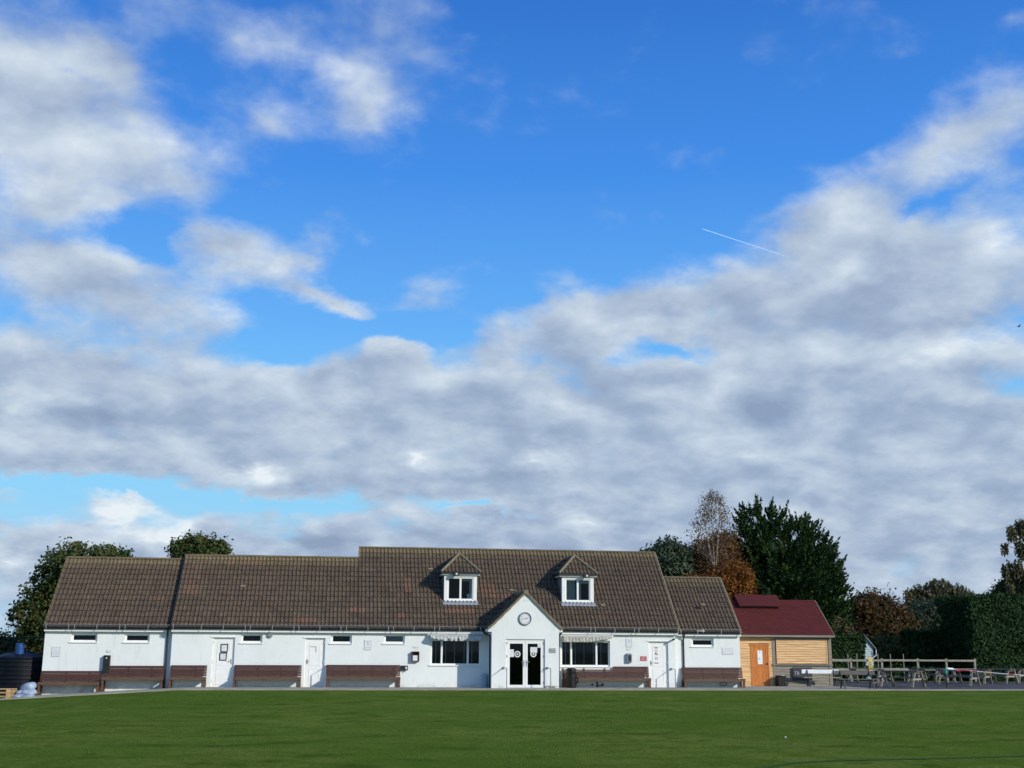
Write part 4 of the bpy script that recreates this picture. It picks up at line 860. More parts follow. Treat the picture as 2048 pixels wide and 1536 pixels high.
# bins
t = thing('litter_bin', 'tall black litter bin at the left end of the bench right of the porch', 'bin', (10.42, -.55, 0)); b = MB(); b.lathe((10.42, -.68, .04), [(.20, 0), (.23, .05), (.235, .60), (.245, .63), (.20, .66), (.20, .72), (.235, .74), (.225, .80), (.12, .84)], 20); b.build('body', M['bin'], t, smooth=False); b = MB(); b.tube([(10.60, -.86, .5), (10.68, -.92, .42), (10.66, -.90, .28), (10.58, -.86, .22)], .03, 8); b.build('bag', M['bin'], t); b = MB(); b.box(10.27, 10.57, -.75, -.6, .885, .90); b.build('lid_plate', M['galv'], t)
t = thing('planter_bin', 'pale blue ribbed bin in the corner left of the porch', 'bin', (6.68, -.2, 0)); b = MB(); b.lathe((6.66, -.2, .03), [(.13, 0), (.135, .02), (.125, .30), (.13, .50), (.105, .55), (.07, .56), (.07, .60), (.03, .61)], 16); b.build('body', M['planter'], t)
t = thing('garden_tap', 'black hose tap and pipe low on the wall under the right bench', 'tap', (11.7, 0, 0)); b = MB(); b.tube([(11.72, -.04, .03), (11.72, -.04, .28)], .03, 8); b.tube([(11.72, -.06, .12), (11.85, -.08, .10), (11.95, -.08, .14)], .018, 8); b.box(11.93, 12.0, -.11, -.06, .10, .20); b.box(11.46, 11.54, -.07, -.02, .12, .19); b.build('fitting', M['metal_dark'], t)
t = thing('hose_coil', 'dark coil of hose under the rightmost slatted bench', 'hose', (17.55, .1, .1)); b = MB(); b.tube([(17.6 + .17 * math.cos(a), .12, .19 + .075 * math.sin(a)) for a in [2 * math.pi * k / 20 for k in range(23)]], .014, 6); b.build('coil', M['metal_dark'], t)
t = thing('weed_patch', 'sprig of yellow green weeds at the foot of the right porch rail', 'weeds', (9.35, -1.35, 0)); b = MB(); rg = random.Random(5)
for k in range(70):
    x = 9.12 + rg.random() * .5; z = .04 + rg.random() * .07; y = PY - .03 - rg.random() * .08; a = rg.uniform(0, 3); b.quad((x, y, z), (x + .05 * math.cos(a), y - .01, z + .02), (x + .04, y - .02, z + .04 * math.sin(a))); b.a.append((rg.random(), rg.random(), 0))
b.build('leaves', M['l_olive'], t)

# ------------------------------------------------------------------ the timber hut
hut = thing('timber_hut', 'small timber clad hut with red shingle roof and orange door beside the pavilion', 'hut', (21.2, 2.6, 0)); HY = 2.6
def boards(b, x0, x1, z0, z1, y, hb=.135, holes=(), seed=1):
    z = z0; k = 0; rg = random.Random(seed)
    while z < z1 - .01:
        zt = min(z + hb, z1); xs = [(x0, x1)]
        for (a, c, d, e) in holes:
            if d < (z + zt) / 2 < e: xs = [s for q in xs for s in ((q[0], min(q[1], a)), (max(q[0], c), q[1])) if s[1] - s[0] > .01]
        for a, c in xs:
            w = rg.uniform(-.008, .008); n = max(1, int((c - a) / .4))
            for i in range(n):                              # waney lower edges
                p, q = a + (c - a) * i / n, a + (c - a) * (i + 1) / n; wa, wb = .008 * math.sin(p * 7 + k * 2), .008 * math.sin(q * 7 + k * 2)
                b.quad((p, y - .042, z - .012 + wa), (q, y - .042, z - .012 + wb), (q, y - .008, zt), (p, y - .008, zt)); b.quad((p, y - .005, z - .012 + wa), (q, y - .005, z - .012 + wb), (q, y - .042, z - .012 + wb), (p, y - .042, z - .012 + wa))
        z = zt; k += 1
b = MB(); boards(b, 18.62, 20.90, .02, 2.32, HY, .118, [(19.80, 20.71, 0, 1.98)], 2); b.build('cladding', M['cedar'], hut)
b = MB(); boards(b, 21.02, 23.80, .02, 1.00, HY, .135, (), 3); b.build('lower_cladding', M['grey_wood'], hut)
b = MB(); b.box(20.90, 21.03, HY - .05, HY + .06, .02, 2.32); b.box(23.72, 23.88, HY - .05, HY + .06, .02, 2.32); b.box(20.86, 23.90, HY - .10, HY - .03, .985, 1.04); b.build('frame', M['grey_wood'], hut)
b = MB(); boards(b, 21.12, 23.60, 1.09, 2.21, HY - .05, .112, (), 4); b.box(21.08, 21.12, HY - .09, HY - .03, 1.06, 2.22); b.box(23.60, 23.66, HY - .09, HY - .03, 1.06, 2.22); b.build('shutter', M['cedar'], hut)
b = MB(); b.box(18.62, 23.86, HY, HY + .04, .0, 2.3); b.quad((18.62, HY + .01, 0), (18.62, 6.4, 0), (18.62, 6.4, 2.4), (18.62, 4.5, 4.0), (18.62, HY + .01, 2.4)); b.quad((23.86, HY + .01, 0), (23.86, 6.4, 0), (23.86, 6.4, 2.4), (23.86, 4.5, 4.05), (23.86, HY + .01, 2.4)); b.quad((18.6, 6.4, 0), (23.9, 6.4, 0), (23.9, 6.4, 2.4), (18.6, 6.4, 2.4)); b.build('side_wall', M['grey_wood'], hut)
b = MB(); y0, z0, y1, z1 = 2.32, 2.42, 4.5, 4.17
def slab(b, x0, x1, y0, z0, y1, z1, th=.05):
    b.quad((x0, y0, z0), (x1, y0, z0), (x1, y1, z1), (x0, y1, z1)); b.quad((x0, y0, z0 - th), (x0, y1, z1 - th), (x1, y1, z1 - th), (x1, y0, z0 - th)); b.quad((x0, y0, z0 - th), (x1, y0, z0 - th), (x1, y0, z0), (x0, y0, z0)); b.quad((x0, y0, z0 - th), (x0, y0, z0), (x0, y1, z1), (x0, y1, z1 - th)); b.quad((x1, y0, z0 - th), (x1, y1, z1 - th), (x1, y1, z1), (x1, y0, z0))
n = 14
for k in range(n):                                          # overlapping shingle courses
    a, c = k / n, (k + 1) / n; ya, za, yb, zb = y0 + (y1 - y0) * a, z0 + (z1 - z0) * a, y0 + (y1 - y0) * c, z0 + (z1 - z0) * c
    slab(b, 18.60, 23.98, ya - .006, za + .012, yb, zb, .014)
slab(b, 18.60, 23.98, y1 + .004, z1, 6.72, z0, .05)
b.build('shingle_roof', M['shingle'], hut)
b = MB(); b.box(18.60, 23.98, 2.30, 2.325, 2.31, 2.405); b.build('fascia', M['grey_wood'], hut)
b = MB(); b.bar((23.97, 2.33, 2.36), (23.97, 4.5, 4.12), .03, .12); b.build('barge_board', M['grey_wood'], hut)
b = MB(); q0 = at(1480, 1210, 3.75); q1 = at(1558, 1212, 3.75); zt = at(1553, 1190, 4.5).z; X0, X1 = at(1468, 1187, 4.5).x, at(1553, 1190, 4.5).x
slab(b, X0, X1, 3.75, q0.z, 4.5, zt, .05); slab(b, X0, X1, 4.503, zt, 5.25, q0.z, .05); b.build('vent_roof', M['shingle'], hut)
b = MB(); b.box(X0 + .1, X1 - .1, 3.95, 5.05, 3.6, q0.z + .0); b.quad((X0 + .1, 3.9, q0.z), (X0 + .1, 5.1, q0.z), (X0 + .1, 4.5, zt - .06)); b.build('vent_side', M['deepbrown'], hut)
b = MB(); dx0, dx1 = 19.80, 20.71; Y = HY - .01; f = .06
b.box(dx0, dx0 + f, Y - .04, Y + .03, .03, 1.97); b.box(dx1 - f, dx1, Y - .04, Y + .03, .03, 1.97); b.box(dx0 - .05, dx1 + .03, Y - .045, Y + .03, 1.91, 1.98)
b.box(dx0 + f, dx1 - f, Y - .01, Y + .03, .04, 1.91)
for a, c, d, e in ((dx0 + f, dx1 - f, .92, 1.02), (dx0 + f, dx1 - f, .04, .16), (dx0 + f, dx1 - f, 1.80, 1.905), (dx0 + f, dx0 + f + .09, .16, .92), (dx1 - f - .09, dx1 - f, .16, .92), (dx0 + f, dx0 + f + .09, 1.02, 1.80), (dx1 - f - .09, dx1 - f, 1.02, 1.80)): b.box(a, c, Y - .025, Y - .011, d, e)
for x in (19.83 + .28, 20.255, 20.40): b.box(x, x + .008, Y - .014, Y - .011, .17, .91)
dr = b.build('door', M['pine'], hut)
b = MB(); b.box(20.14, 20.39, Y - .028, Y - .0255, 1.04, 1.68); b.build('pane', M['paper'], dr); b = MB(); b.box(20.20, 20.26, Y - .030, Y - .0285, 1.25, 1.33); b.box(20.22, 20.3, Y - .030, Y - .0285, 1.58, 1.62); b.build('pane_sticker', M['greyink'], dr)
b = MB(); b.tube([(20.62, Y - .03, 1.06), (20.62, Y - .08, 1.06), (20.53, Y - .08, 1.06)], .013, 8); b.box(20.605, 20.635, Y - .035, Y - .026, 1.0, 1.12); b.build('handle', M['metal_dark'], dr)
t = thing('black_board', 'black board with white chalk lettering leaning on the hut behind the white bench', 'board', (22.3, 2.4, .3)); b = MB(); b.box(21.84, 22.80, 2.46, 2.49, .30, .90); b.build('panel', M['ink'], t)
text('lettering', 'TB', .22, (22.03, 2.455, .62), M['greyink'], t)
t = thing('black_crate', 'black lidded tub with a scrap of paper on top, right of the orange door', 'tub', (21.1, 2.3, 0)); b = MB(); b.box(20.93, 21.33, 2.05, 2.42, .04, .48); b.box(20.90, 21.36, 2.02, 2.45, .48, .52); b.build('tub', M['bin'], t, bevel=.02); b = MB(); b.box(21.12, 21.3, 2.1, 2.2, .521, .54); b.build('paper', M['paper'], t)

# ------------------------------------------------------------------ free standing benches
def garden_bench(name, label, c, rz, L, top, leg, plank):
    t = thing(name, label, 'bench', (c[0], c[1], .03), rz); T = t.matrix_world
    def B(n, mt, *boxes):
        b = MB()
        for q in boxes:
            if len(q) == 6: b.box(*q)
            else: b.bar(*q)
        b.v = [tuple(T @ Vector(v_)) for v_ in b.v]; return b.build(n, mt, t)
    B('seat', plank, (-L / 2, L / 2, -.22, -.04, .40, .435), (-L / 2, L / 2, -.02, .16, .40, .435))
    B('backrest', top, (-L / 2, L / 2, .24, .27, .60, .78))
    for x in (-L * .36, L * .36):
        B('leg', leg, ((x, -.16, .40), (x, -.24, 0), .05, .06), ((x, .30, .0), (x, .10, .42), .05, .06), ((x, .10, .42), (x, .25, .76), .045, .05), ((x, -.18, .38), (x, .14, .38), .04, .05))
    return t
garden_bench('park_bench', 'bench with a bright white plank back and pale seat in front of the hut', (22.92, 1.60), R(-8), 1.75, M['hosewhite'], M['green_post'], M['leg_wood'])
bn = garden_bench('park_bench', 'dark weathered bench with green legs at the edge of the grass', (23.25, -1.55), R(-3), 1.85, M['table_wood'], M['green_post'], M['table_wood'])
t = thing('cloth', 'crumpled pale blue cloth lying on the dark bench seat', 'cloth', (23.75, -1.6, .47)); b = MB(); rg = random.Random(3); b.lathe((23.78, -1.55, .47), [(.13, 0), (.12, .03), (.06, .05), (.03, .10)], 9); b.build('fabric', M['planter'], t)
t = thing('short_post', 'short dark round post just right of the dark bench', 'post', (24.25, -1.6, 0)); b = MB(); b.tube([(24.12, -1.6, .03), (24.10, -1.62, .26)], .04, 10); b.build('stump', M['green_post'], t); b = MB(); b.tube([(24.10, -1.62, .26), (24.05, -1.62, .30), (23.92, -1.62, .27)], .012, 8); b.build('hoop', M['galv'], t)

# ------------------------------------------------------------------ picnic tables
def table_proto(label):
    t = thing('picnic_table', label, 'picnic table', (0, 0, 0), group='wooden picnic tables on the yard')
    b = MB()
    for k in range(5): b.box(-.9, .9, -.36 + k * .147, -.36 + k * .147 + .135, .71, .75)
    b.build('tabletop', M['table_wood'], t)
    for s in (-1, 1):
        b = MB(); b.box(-.9, .9, s * .72 - .125, s * .72 + .125, .41, .45); b.build('seat', M['table_wood'], t)
    for x in (-.77, .77):
        for s in (-1, 1):
            b = MB(); b.bar((x + .03 * s, s * .26, .715), (x + .03 * s, s * .66, .0), .055, .11, up=(1, 0, 0)); b.build('leg', M['leg_wood'], t)
        b = MB(); b.bar((x, -.83, .37), (x, .83, .37), .045, .085); b.build('bearer', M['fence_wood'], t); b = MB(); b.bar((x, -.34, .68), (x, .34, .68), .045, .07); b.build('top_batten', M['leg_wood'], t)
    return t
TB = [((1834, 1375.6), 'picnic table nearest the dark bench, its end turned to the grass'), ((1946, 1373.2), 'picnic table under the taped rail, right of its green post'), ((1972, 1369.3), 'picnic table just behind the one under the taped rail'),
      ((2022, 1368), 'picnic table at the far right, its top level with the tape'), ((1760, 1367.5), 'picnic table right behind the dark weathered bench'), ((1898, 1367.5), 'picnic table whose pale leg stands left of the green post'),
      ((2012, 1361), 'picnic table at the far right back, against the hedge'), ((1866, 1361.5), 'rearmost picnic table, close to the post and rail fence')]
ANG = R(-47)
for i, ((px, py), lab) in enumerate(TB):
    e = ground(px, py); c = e - Vector((math.cos(ANG), math.sin(ANG), 0)) * .68
    if c.y > 10.5: c = Vector((c.x + (c.y - 10.5) * -.45, 10.5, 0))
    rz = ANG + R((-3, 2, 4, -8, 5, 0, 6, -4)[i])
    if i == 0:
        proto = table_proto(lab)
        proto.location = (c.x, c.y, .025); proto.rotation_euler = (0, 0, rz)
    else: dup(proto, (c.x, c.y, .025), rz, lab)
# post and taped rope
t = thing('rope_post', 'thin dark post with green and white tape on its head at the yard edge', 'post', (28.0, -.5, 0)); p = ground(1894, 1376.5); b = MB(); b.tube([(p.x, p.y, .02), (p.x, p.y, .82)], .035, 10); b.build('post', M['green_post'], t); b = MB(); b.tube([(p.x, p.y, .66), (p.x, p.y, .90)], .055, 10); b.build('tape', M['greengloss'], t)
q = Vector((35.6, p.y - .6, .45)); b = MB(); pts = [Vector((p.x, p.y - .02, .90)).lerp(q, k / 20) + Vector((0, 0, -.06 * math.sin(math.pi * k / 20))) for k in range(21)]; b.tube(pts, .012, 6)
tr_ = thing('tape_rope', 'white rope wound with coloured tape slanting down from the green post', 'rope', (p.x, p.y, .5)); b.build('rope', M['hosewhite'], tr_)
for k, (a, c) in enumerate(((.01, .05), (.07, .16), (.18, .21), (.25, .31), (.42, .46), (.60, .64), (.80, .84))):
    A, B2 = pts[0].lerp(pts[-1], a), pts[0].lerp(pts[-1], c); dz = Vector((0, 0, -.06 * math.sin(math.pi * (a + c) / 2))); b = MB(); b.tube([A + dz, B2 + dz], .022 if k else .05, 8); b.box(A.x, B2.x, A.y - .01, A.y, A.z - .06 + dz.z, A.z + dz.z) if k == 1 else None
    b.build('tape', M[('hosewhite', 'redgloss', 'redgloss', 'yellow', 'redgloss', 'greengloss', 'yellow')[k]], tr_)
t = thing('far_post', 'dark stake holding the lower end of the taped rope', 'post', (35.6, q.y, 0)); b = MB(); b.tube([(35.6, q.y, 0), (35.6, q.y, .55)], .03, 8); b.build('post', M['green_post'], t)

# ------------------------------------------------------------------ post and rail fence
fence = thing('post_and_rail_fence', 'weathered grey post and rail fence with pale top rail behind the tables', 'fence', (32, 13, 0))
FX = [at(x, 1317, 13).x for x in (1640, 1701, 1763, 1835, 1892, 1948)]
for k, x in enumerate(FX):
    b = MB(); tl = rnd.uniform(-.02, .03); b.bar((x, 13, -.05), (x + tl, 13, 1.29), .11, .11); b.build('post', M['fence_wood'], fence)
for x0, x1 in zip(FX, FX[1:]):
    for z in (1.12, .62):
        b = MB(); b.box(x0 + .02, x1 - .02, 12.90, 12.94, z + rnd.uniform(-.02, .02), z + .115 + rnd.uniform(-.01, .01)); b.build('rail', M['fence_wood'], fence)
st0 = None
for k, px in enumerate((1695, 1713, 1755, 1780, 1806)):
    X = at(px, 1312, 14.2).x; h = (1.58, 1.5, 1.55, 1.52, 1.56)[k]
    lab = ('thin stake behind the fence, by its second post', 'thin stake behind the fence, left of the yellow sign', 'thin stake behind the fence, right of the yellow sign', 'thin stake behind the fence, before the brown bush', 'thin stake behind the fence, rightmost of the five')[k]
    if st0 is None:
        b = MB(); b.tube([(0, 0, -.02), (0.01, 0, 1.55)], .03, 8); st0 = b.build('fence_stake', M['fence_wood']); tag(st0, lab, 'stake', 'thin stakes behind the fence'); st0.location = (X, 14.2, 0)
    else: o = dup(st0, (X, 14.2, 0), 0, lab)
t = thing('yellow_sign', 'faded yellow sign with brown lettering on the fence', 'sign', (30.6, 12.88, .6)); b = MB(); x0, x1 = at(1736, 1315, 12.86).x, at(1744, 1315, 12.86).x; b.box(x0, x1, 12.84, 12.87, .60, 1.36); b.build('board', M['yellow'], t)
b = MB()
for k in range(4): b.box(x0 + .05, x1 - .05 - .03 * (k % 2), 12.834, 12.839, .70 + k * .11, .74 + k * .11)
b.build('faded_lettering', M['seatbrown'], t)
# small teal shed
t = thing('teal_shed', 'small teal weatherboarded shed with a grey sloping roof behind the fence', 'shed', (30.7, 19, 0)); sx0, sx1, sxc = at(1700, 1300, 16.2).x, at(1746.5, 1300, 16.2).x, at(1727, 1300, 16.2).x; zt = at(1727, 1268, 16.2).z; ze = at(1747, 1292, 16.2).z
b = MB(); z = 0; 
while z < zt - .08:
    zz = min(z + .14, zt); hw = lambda Z: (sx1 - sxc) * min(1, (zt - Z) / (zt - ze)); b.quad((max(sx0, sxc - hw(z)), 16.17, z), (sxc + hw(z) - .03, 16.17, z), (sxc + hw(zz) - .03, 16.2, zz), (max(sx0, sxc - hw(zz)), 16.2, zz)); b.quad((max(sx0, sxc - hw(z)), 16.2, z), (sxc + hw(z), 16.2, z), (sxc + hw(z), 16.17, z), (max(sx0, sxc - hw(z)), 16.17, z)); z = zz
b.quad((sx1 - .04, 16.2, 0), (sx1 - .04, 17.5, 0), (sx1 - .04, 17.5, ze), (sx1 - .04, 16.2, ze)); b.build('boarding', M['teal'], t)
b = MB(); b.quad((sxc, 16.05, zt + .03), (sx1 + .12, 16.05, ze - .12), (sx1 + .12, 17.5, ze - .12), (sxc, 17.5, zt + .03)); b.quad((sxc, 16.05, zt - .05), (sxc, 17.5, zt - .05), (sx1 + .12, 17.5, ze - .2), (sx1 + .12, 16.05, ze - .2)); b.quad((sxc, 16.05, zt - .05), (sx1 + .12, 16.05, ze - .2), (sx1 + .12, 16.05, ze - .12), (sxc, 16.05, zt + .03)); b.quad((sxc, 16.05, zt + .03), (sxc, 17.5, zt + .03), (2 * sxc - sx1 - .12, 17.5, ze - .12), (2 * sxc - sx1 - .12, 16.05, ze - .12)); b.build('roof', M['felt'], t)
b = MB(); b.tube([(sx1 + .08, 16.0, ze - .22), (sx1 + .08, 16.02, ze - .55), (sx1 - .35, 16.1, ze - .85), (sx1 - .5, 16.13, ze - .95)], .035, 8); b.build('downpipe', M['signwhite'], t)

# ------------------------------------------------------------------ left end: tank, drum, pallet, sacks, dark fence
t = thing('water_tank', 'big dark round plastic water tank with a domed top at the left end', 'tank', (-13.15, 1.6, -.42)); b = MB(); pr = [(1.12, 0)]
for k in range(9): pr += [(1.12, .02 + k * .175), (1.145, .05 + k * .175), (1.145, .13 + k * .175), (1.12, .16 + k * .175)]
pr += [(1.14, 1.60), (1.10, 1.66), (.80, 1.76), (.42, 1.85), (.30, 1.87), (.28, 1.93), (.2, 1.94)]
b.lathe((-13.2, 1.7, -.42), pr, 40); b.build('shell', M['bluetank'], t, smooth=False)
b = MB()
for k in range(12):
    a = 2 * math.pi * k / 12; b.bar((-13.2 + .35 * math.cos(a), 1.7 + .35 * math.sin(a), 1.45), (-13.2 + 1.05 * math.cos(a), 1.7 + 1.05 * math.sin(a), 1.24), .10, .05)
b.build('rib', M['bluetank'], t)
c = at(40, 1296, 1.1); t = thing('blue_drum', 'bright blue plastic drum standing on top of the dark tank', 'drum', (c.x, 1.1, 1.4)); b = MB(); b.lathe((c.x, 1.1, 1.34), [(.165, 0), (.17, .02), (.17, .25), (.18, .27), (.17, .29), (.17, .40), (.185, .41), (.185, .45), (.15, .47)], 20); b.build('body', M['bluedrum'], t)
t = thing('slatted_screen', 'dark horizontal slatted screen between the tank and the pavilion', 'screen', (-12.3, 1.9, -.4)); b = MB()
for k in range(8): b.box(-13.4, -12.02, 2.2, 2.23, -.4 + k * .21, -.4 + k * .21 + .17)
b.build('slats', M['green_post'], t); b = MB(); b.box(-12.10, -12.03, 2.12, 2.2, -.4, 1.6); b.build('post', M['deepbrown'], t)
t = thing('goal_bar', 'thin dark horizontal bar reaching left from the pavilion corner, before the bushes', 'bar', (-12.5, 3, 2)); p = at(47, 1274, 3.0); b = MB(); b.tube([p, (-12.0, 3.0, p.z + .02)], .03, 8); b.tube([p, (p.x, 3.0, -.42)], .025, 8); b.build('bar', M['green_post'], t)
t = thing('pallet', 'raw wooden pallet stack end at the far left edge, in front of the tank', 'pallet', (-13.3, -1.4, -.42)); PT = -.42
for k in range(3):
    b = MB(); z = PT + k * .145
    for j in range(5): b.box(-14.4, -12.62, -2.0 + j * .22, -1.85 + j * .22, z + .115, z + .137)
    for x in (-14.3, -13.55, -12.72):
        for y in (-2.0, -1.5, -1.06): b.box(x - .06, x + .09, y, y + .10, z + .022, z + .115)
    for y in (-2.0, -1.5, -1.06): b.box(-14.4, -12.62, y, y + .10, z, z + .02)
    b.build('layer', M['pallet'], t)
rg = random.Random(8); labs = ['topmost bulging white plastic sack beside the leftmost bench leg', 'middle white plastic sack of the heap by the tank', 'lowest flattened white plastic sack at the front of the heap', 'small crumpled white sack nearest the pallet', 'white sack with dark print under the topmost one']
for k, (x, y, z, a, c, h) in enumerate(((-12.20, -.9, .05 - .42 + .42, .30, .25, .17), (-12.36, -1.0, -.20, .34, .25, .14), (-12.22, -1.25, -.34, .42, .26, .10), (-12.50, -1.3, -.32, .24, .22, .10), (-12.16, -1.05, -.18, .34, .26, .15))):
    n1, n2 = 18, 9; V = []; Fc = []
    for j in range(n2 + 1):
        th = math.pi * j / n2
        for i in range(n1):
            ph = 2 * math.pi * i / n1; s_ = math.sin(th) ** .6; r = 1 + .10 * math.sin(3 * ph + k * 2) * math.sin(2 * th) + .06 * math.sin(7 * ph + j)
            V.append((x + a * s_ * math.cos(ph) * r + rg.uniform(-.025, .025), y + c * s_ * math.sin(ph) * r, z + h * math.cos(th) * r + rg.uniform(-.02, .02) + .15 * (x + a * s_ * math.cos(ph) - x) * (1 if k == 0 else .2)))
    for j in range(n2):
        for i in range(n1): Fc.append((j * n1 + i, (j + 1) * n1 + i, (j + 1) * n1 + (i + 1) % n1, j * n1 + (i + 1) % n1))
    b = MB(); b.v, b.f = V, Fc; o = b.build('plastic_sack', M['sack'], smooth=True); tag(o, labs[k], 'sack', 'white sacks heaped by the tank')

# ------------------------------------------------------------------ vegetation
def leaves(name, parent, pts, nrm, mt, size, aspect=1.6, tint=None, jit=.9, up=0.0):
    """many leaf-sized faces. pts (n,3); nrm outward directions"""
    n = len(pts); sz = size * nr.uniform(.6, 1.35, n)
    d = nr.normal(size=(n, 3)) * jit + nrm; d /= np.linalg.norm(d, axis=1, keepdims=True) + 1e-9
    a = nr.normal(size=(n, 3)); a[:, 2] += up; a -= (a * d).sum(1, keepdims=True) * d; a /= np.linalg.norm(a, axis=1, keepdims=True) + 1e-9
    c = np.cross(d, a); A = a * sz[:, None] * aspect / 2; C = c * sz[:, None] / 2
    V = np.stack([pts - A, pts + C * .9 - A * .1, pts + A, pts - C * .9 - A * .1], 1).reshape(-1, 3)
    Fc = np.arange(n * 4).reshape(n, 4)
    if tint is None: tint = np.stack([nr.random(n), np.zeros(n), np.zeros(n)], 1)
    return raw(name, V, Fc, mt, parent, tint)
def clump_pts(blobs, n_cl, n_leaf, r_cl, shell=.45, low_cut=None):
    """cluster centres through the volume of the ellipsoids, denser outside; leaves around each centre"""
    vol = np.array([b[3] * b[4] * b[5] for b in blobs]) ** .8; vol /= vol.sum(); C = []; N_ = []
    for b, k in zip(blobs, nr.multinomial(n_cl, vol)):
        u_ = nr.normal(size=(k, 3)); u_ /= np.linalg.norm(u_, axis=1, keepdims=True); r = 1 - shell * nr.random(k) ** 1.6 + nr.normal(size=k) * .06
        C.append(np.array(b[:3]) + u_ * r[:, None] * np.array(b[3:6])); N_.append(u_)
    C = np.concatenate(C); N_ = np.concatenate(N_); g_ = nr.random(len(C))
    P_ = (C[:, None, :] + nr.normal(size=(len(C), n_leaf, 3)) * r_cl * nr.uniform(.6, 1.3, (len(C), 1, 1))).reshape(-1, 3); NN = np.repeat(N_, n_leaf, 0)
    t = np.stack([np.clip(np.repeat(g_, n_leaf) * .6 + nr.random(len(P_)) * .45, 0, 1), np.repeat(nr.random(len(C)) ** 2, n_leaf), np.zeros(len(P_))], 1)
    return P_, NN, t
def limbs(b, base, top, r0, n, spread, seed, sub=3, rmin=.012, ends=None):
    rg = random.Random(seed); base, top = Vector(base), Vector(top); m = 8
    tr = [base.lerp(top, k / m) + Vector((rg.uniform(-1, 1), rg.uniform(-1, 1), 0)) * spread * .05 * (k > 0) for k in range(m + 1)]
    b.tube(tr, [r0 * (1 - .88 * k / m) for k in range(m + 1)], 8)
    for i in range(n):
        f = rg.uniform(.25, .95); k = f * m; p = tr[int(k)].lerp(tr[min(m, int(k) + 1)], k - int(k)); a = rg.uniform(0, 6.28); ln = spread * (1.15 - f * .75) * rg.uniform(.7, 1.1)
        e = p + Vector((math.cos(a), math.sin(a), rg.uniform(.5, 1.1))) * ln * .75; mid_ = p.lerp(e, .5) + Vector((0, 0, -.06 * ln)); r = max(rmin * 1.5, r0 * (1 - f) * .5)
        b.tube([p, mid_, e], [r, r * .7, rmin], 5, cap=False)
        for j in range(sub):
            q = mid_.lerp(e, rg.random()); a2 = a + rg.uniform(-1.2, 1.2); e2 = q + Vector((math.cos(a2), math.sin(a2), rg.uniform(.2, 1.0))) * ln * .4; b.tube([q, e2], [rmin * 1.3, rmin * .6], 4, cap=False)
            if ends is not None: ends.append((q, e2))
        if ends is not None: ends.append((mid_, e))
def PB(px, py, Y, rx, ry, rd=None):                        # an ellipsoid of foliage at depth Y as large as rx, ry photo pixels
    p = at(px, py, Y); k = (p - CAM).dot(cF) / F_PX; return (p.x, p.y, p.z, rx * k, (rd or rx) * k, ry * k)
def tree(name, label, cat, blobs, mt, ncl, nlf, rcl, size, trunk, bark='bark', shell=.45, group=None, aspect=1.5, jit=.9, nl=14):
    bx, by, r0, zt = trunk; t = thing(name, label, cat, (bx, by, 0), group=group); b = MB(); limbs(b, (bx, by, -.5), (bx, by, zt), r0, nl, zt * .28, int(bx * 10)); b.build('trunk', M[bark], t)
    P_, N_, ti = clump_pts(blobs, ncl, nlf, rcl, shell); leaves('crown', t, P_, N_, M[mt], size, aspect, ti, jit); return t
YL = 11.0
tree('leafy_tree', 'broad green tree rising behind the left end of the roof', 'tree',
     [PB(175, 1126, YL, 84, 38), PB(108, 1156, YL, 38, 46), PB(80, 1195, YL, 36, 45), PB(62, 1235, YL, 40, 42), PB(230, 1136, YL, 38, 34), PB(160, 1180, YL, 75, 60), PB(110, 1240, YL, 60, 60), PB(75, 1280, YL, 42, 35)],
     'l_green', 950, 22, .15, .13, (at(140, 1300, YL).x, YL, .28, 5.6), shell=.5)
tree('leafy_tree', 'smaller round green treetop showing above the roof left of the step in the ridge', 'tree', [PB(397, 1104, 12, 50, 26), PB(370, 1105, 12, 32, 24), PB(432, 1106, 12, 28, 22), PB(400, 1150, 12, 60, 45)], 'l_green', 700, 22, .16, .13, (at(398, 1300, 12).x, 12, .2, 6.0))
tree('willow_tree', 'mid green feathery tree behind the right end of the tall roof', 'tree', [PB(1335, 1118, 16, 42, 32), PB(1360, 1128, 16, 30, 30), PB(1310, 1125, 16, 30, 28), PB(1340, 1180, 16, 60, 50)], 'l_greygreen', 650, 20, .22, .14, (at(1338, 1300, 16).x, 16, .2, 6.3), jit=.6, aspect=2.4)
tree('copper_tree', 'dull copper leaved tree behind the bare birch', 'tree', [PB(1408, 1125, 17, 50, 46), PB(1440, 1100, 17, 34, 36), PB(1380, 1150, 17, 42, 36), PB(1420, 1180, 17, 70, 40), PB(1455, 1135, 17, 26, 40)], 'l_copper', 1000, 22, .2, .12, (at(1415, 1300, 17).x, 17, .2, 6.0), shell=.6)
tree('orange_bush', 'bright orange brown bush rising behind the rightmost tiled roof', 'bush', [PB(1476, 1150, 14, 26, 26), PB(1450, 1165, 14, 30, 30), PB(1490, 1160, 14, 16, 24), PB(1470, 1200, 14, 40, 40), PB(1400, 1185, 14, 50, 30)], 'l_orange', 750, 22, .16, .10, (at(1470, 1300, 14).x, 14, .12, 3.8))
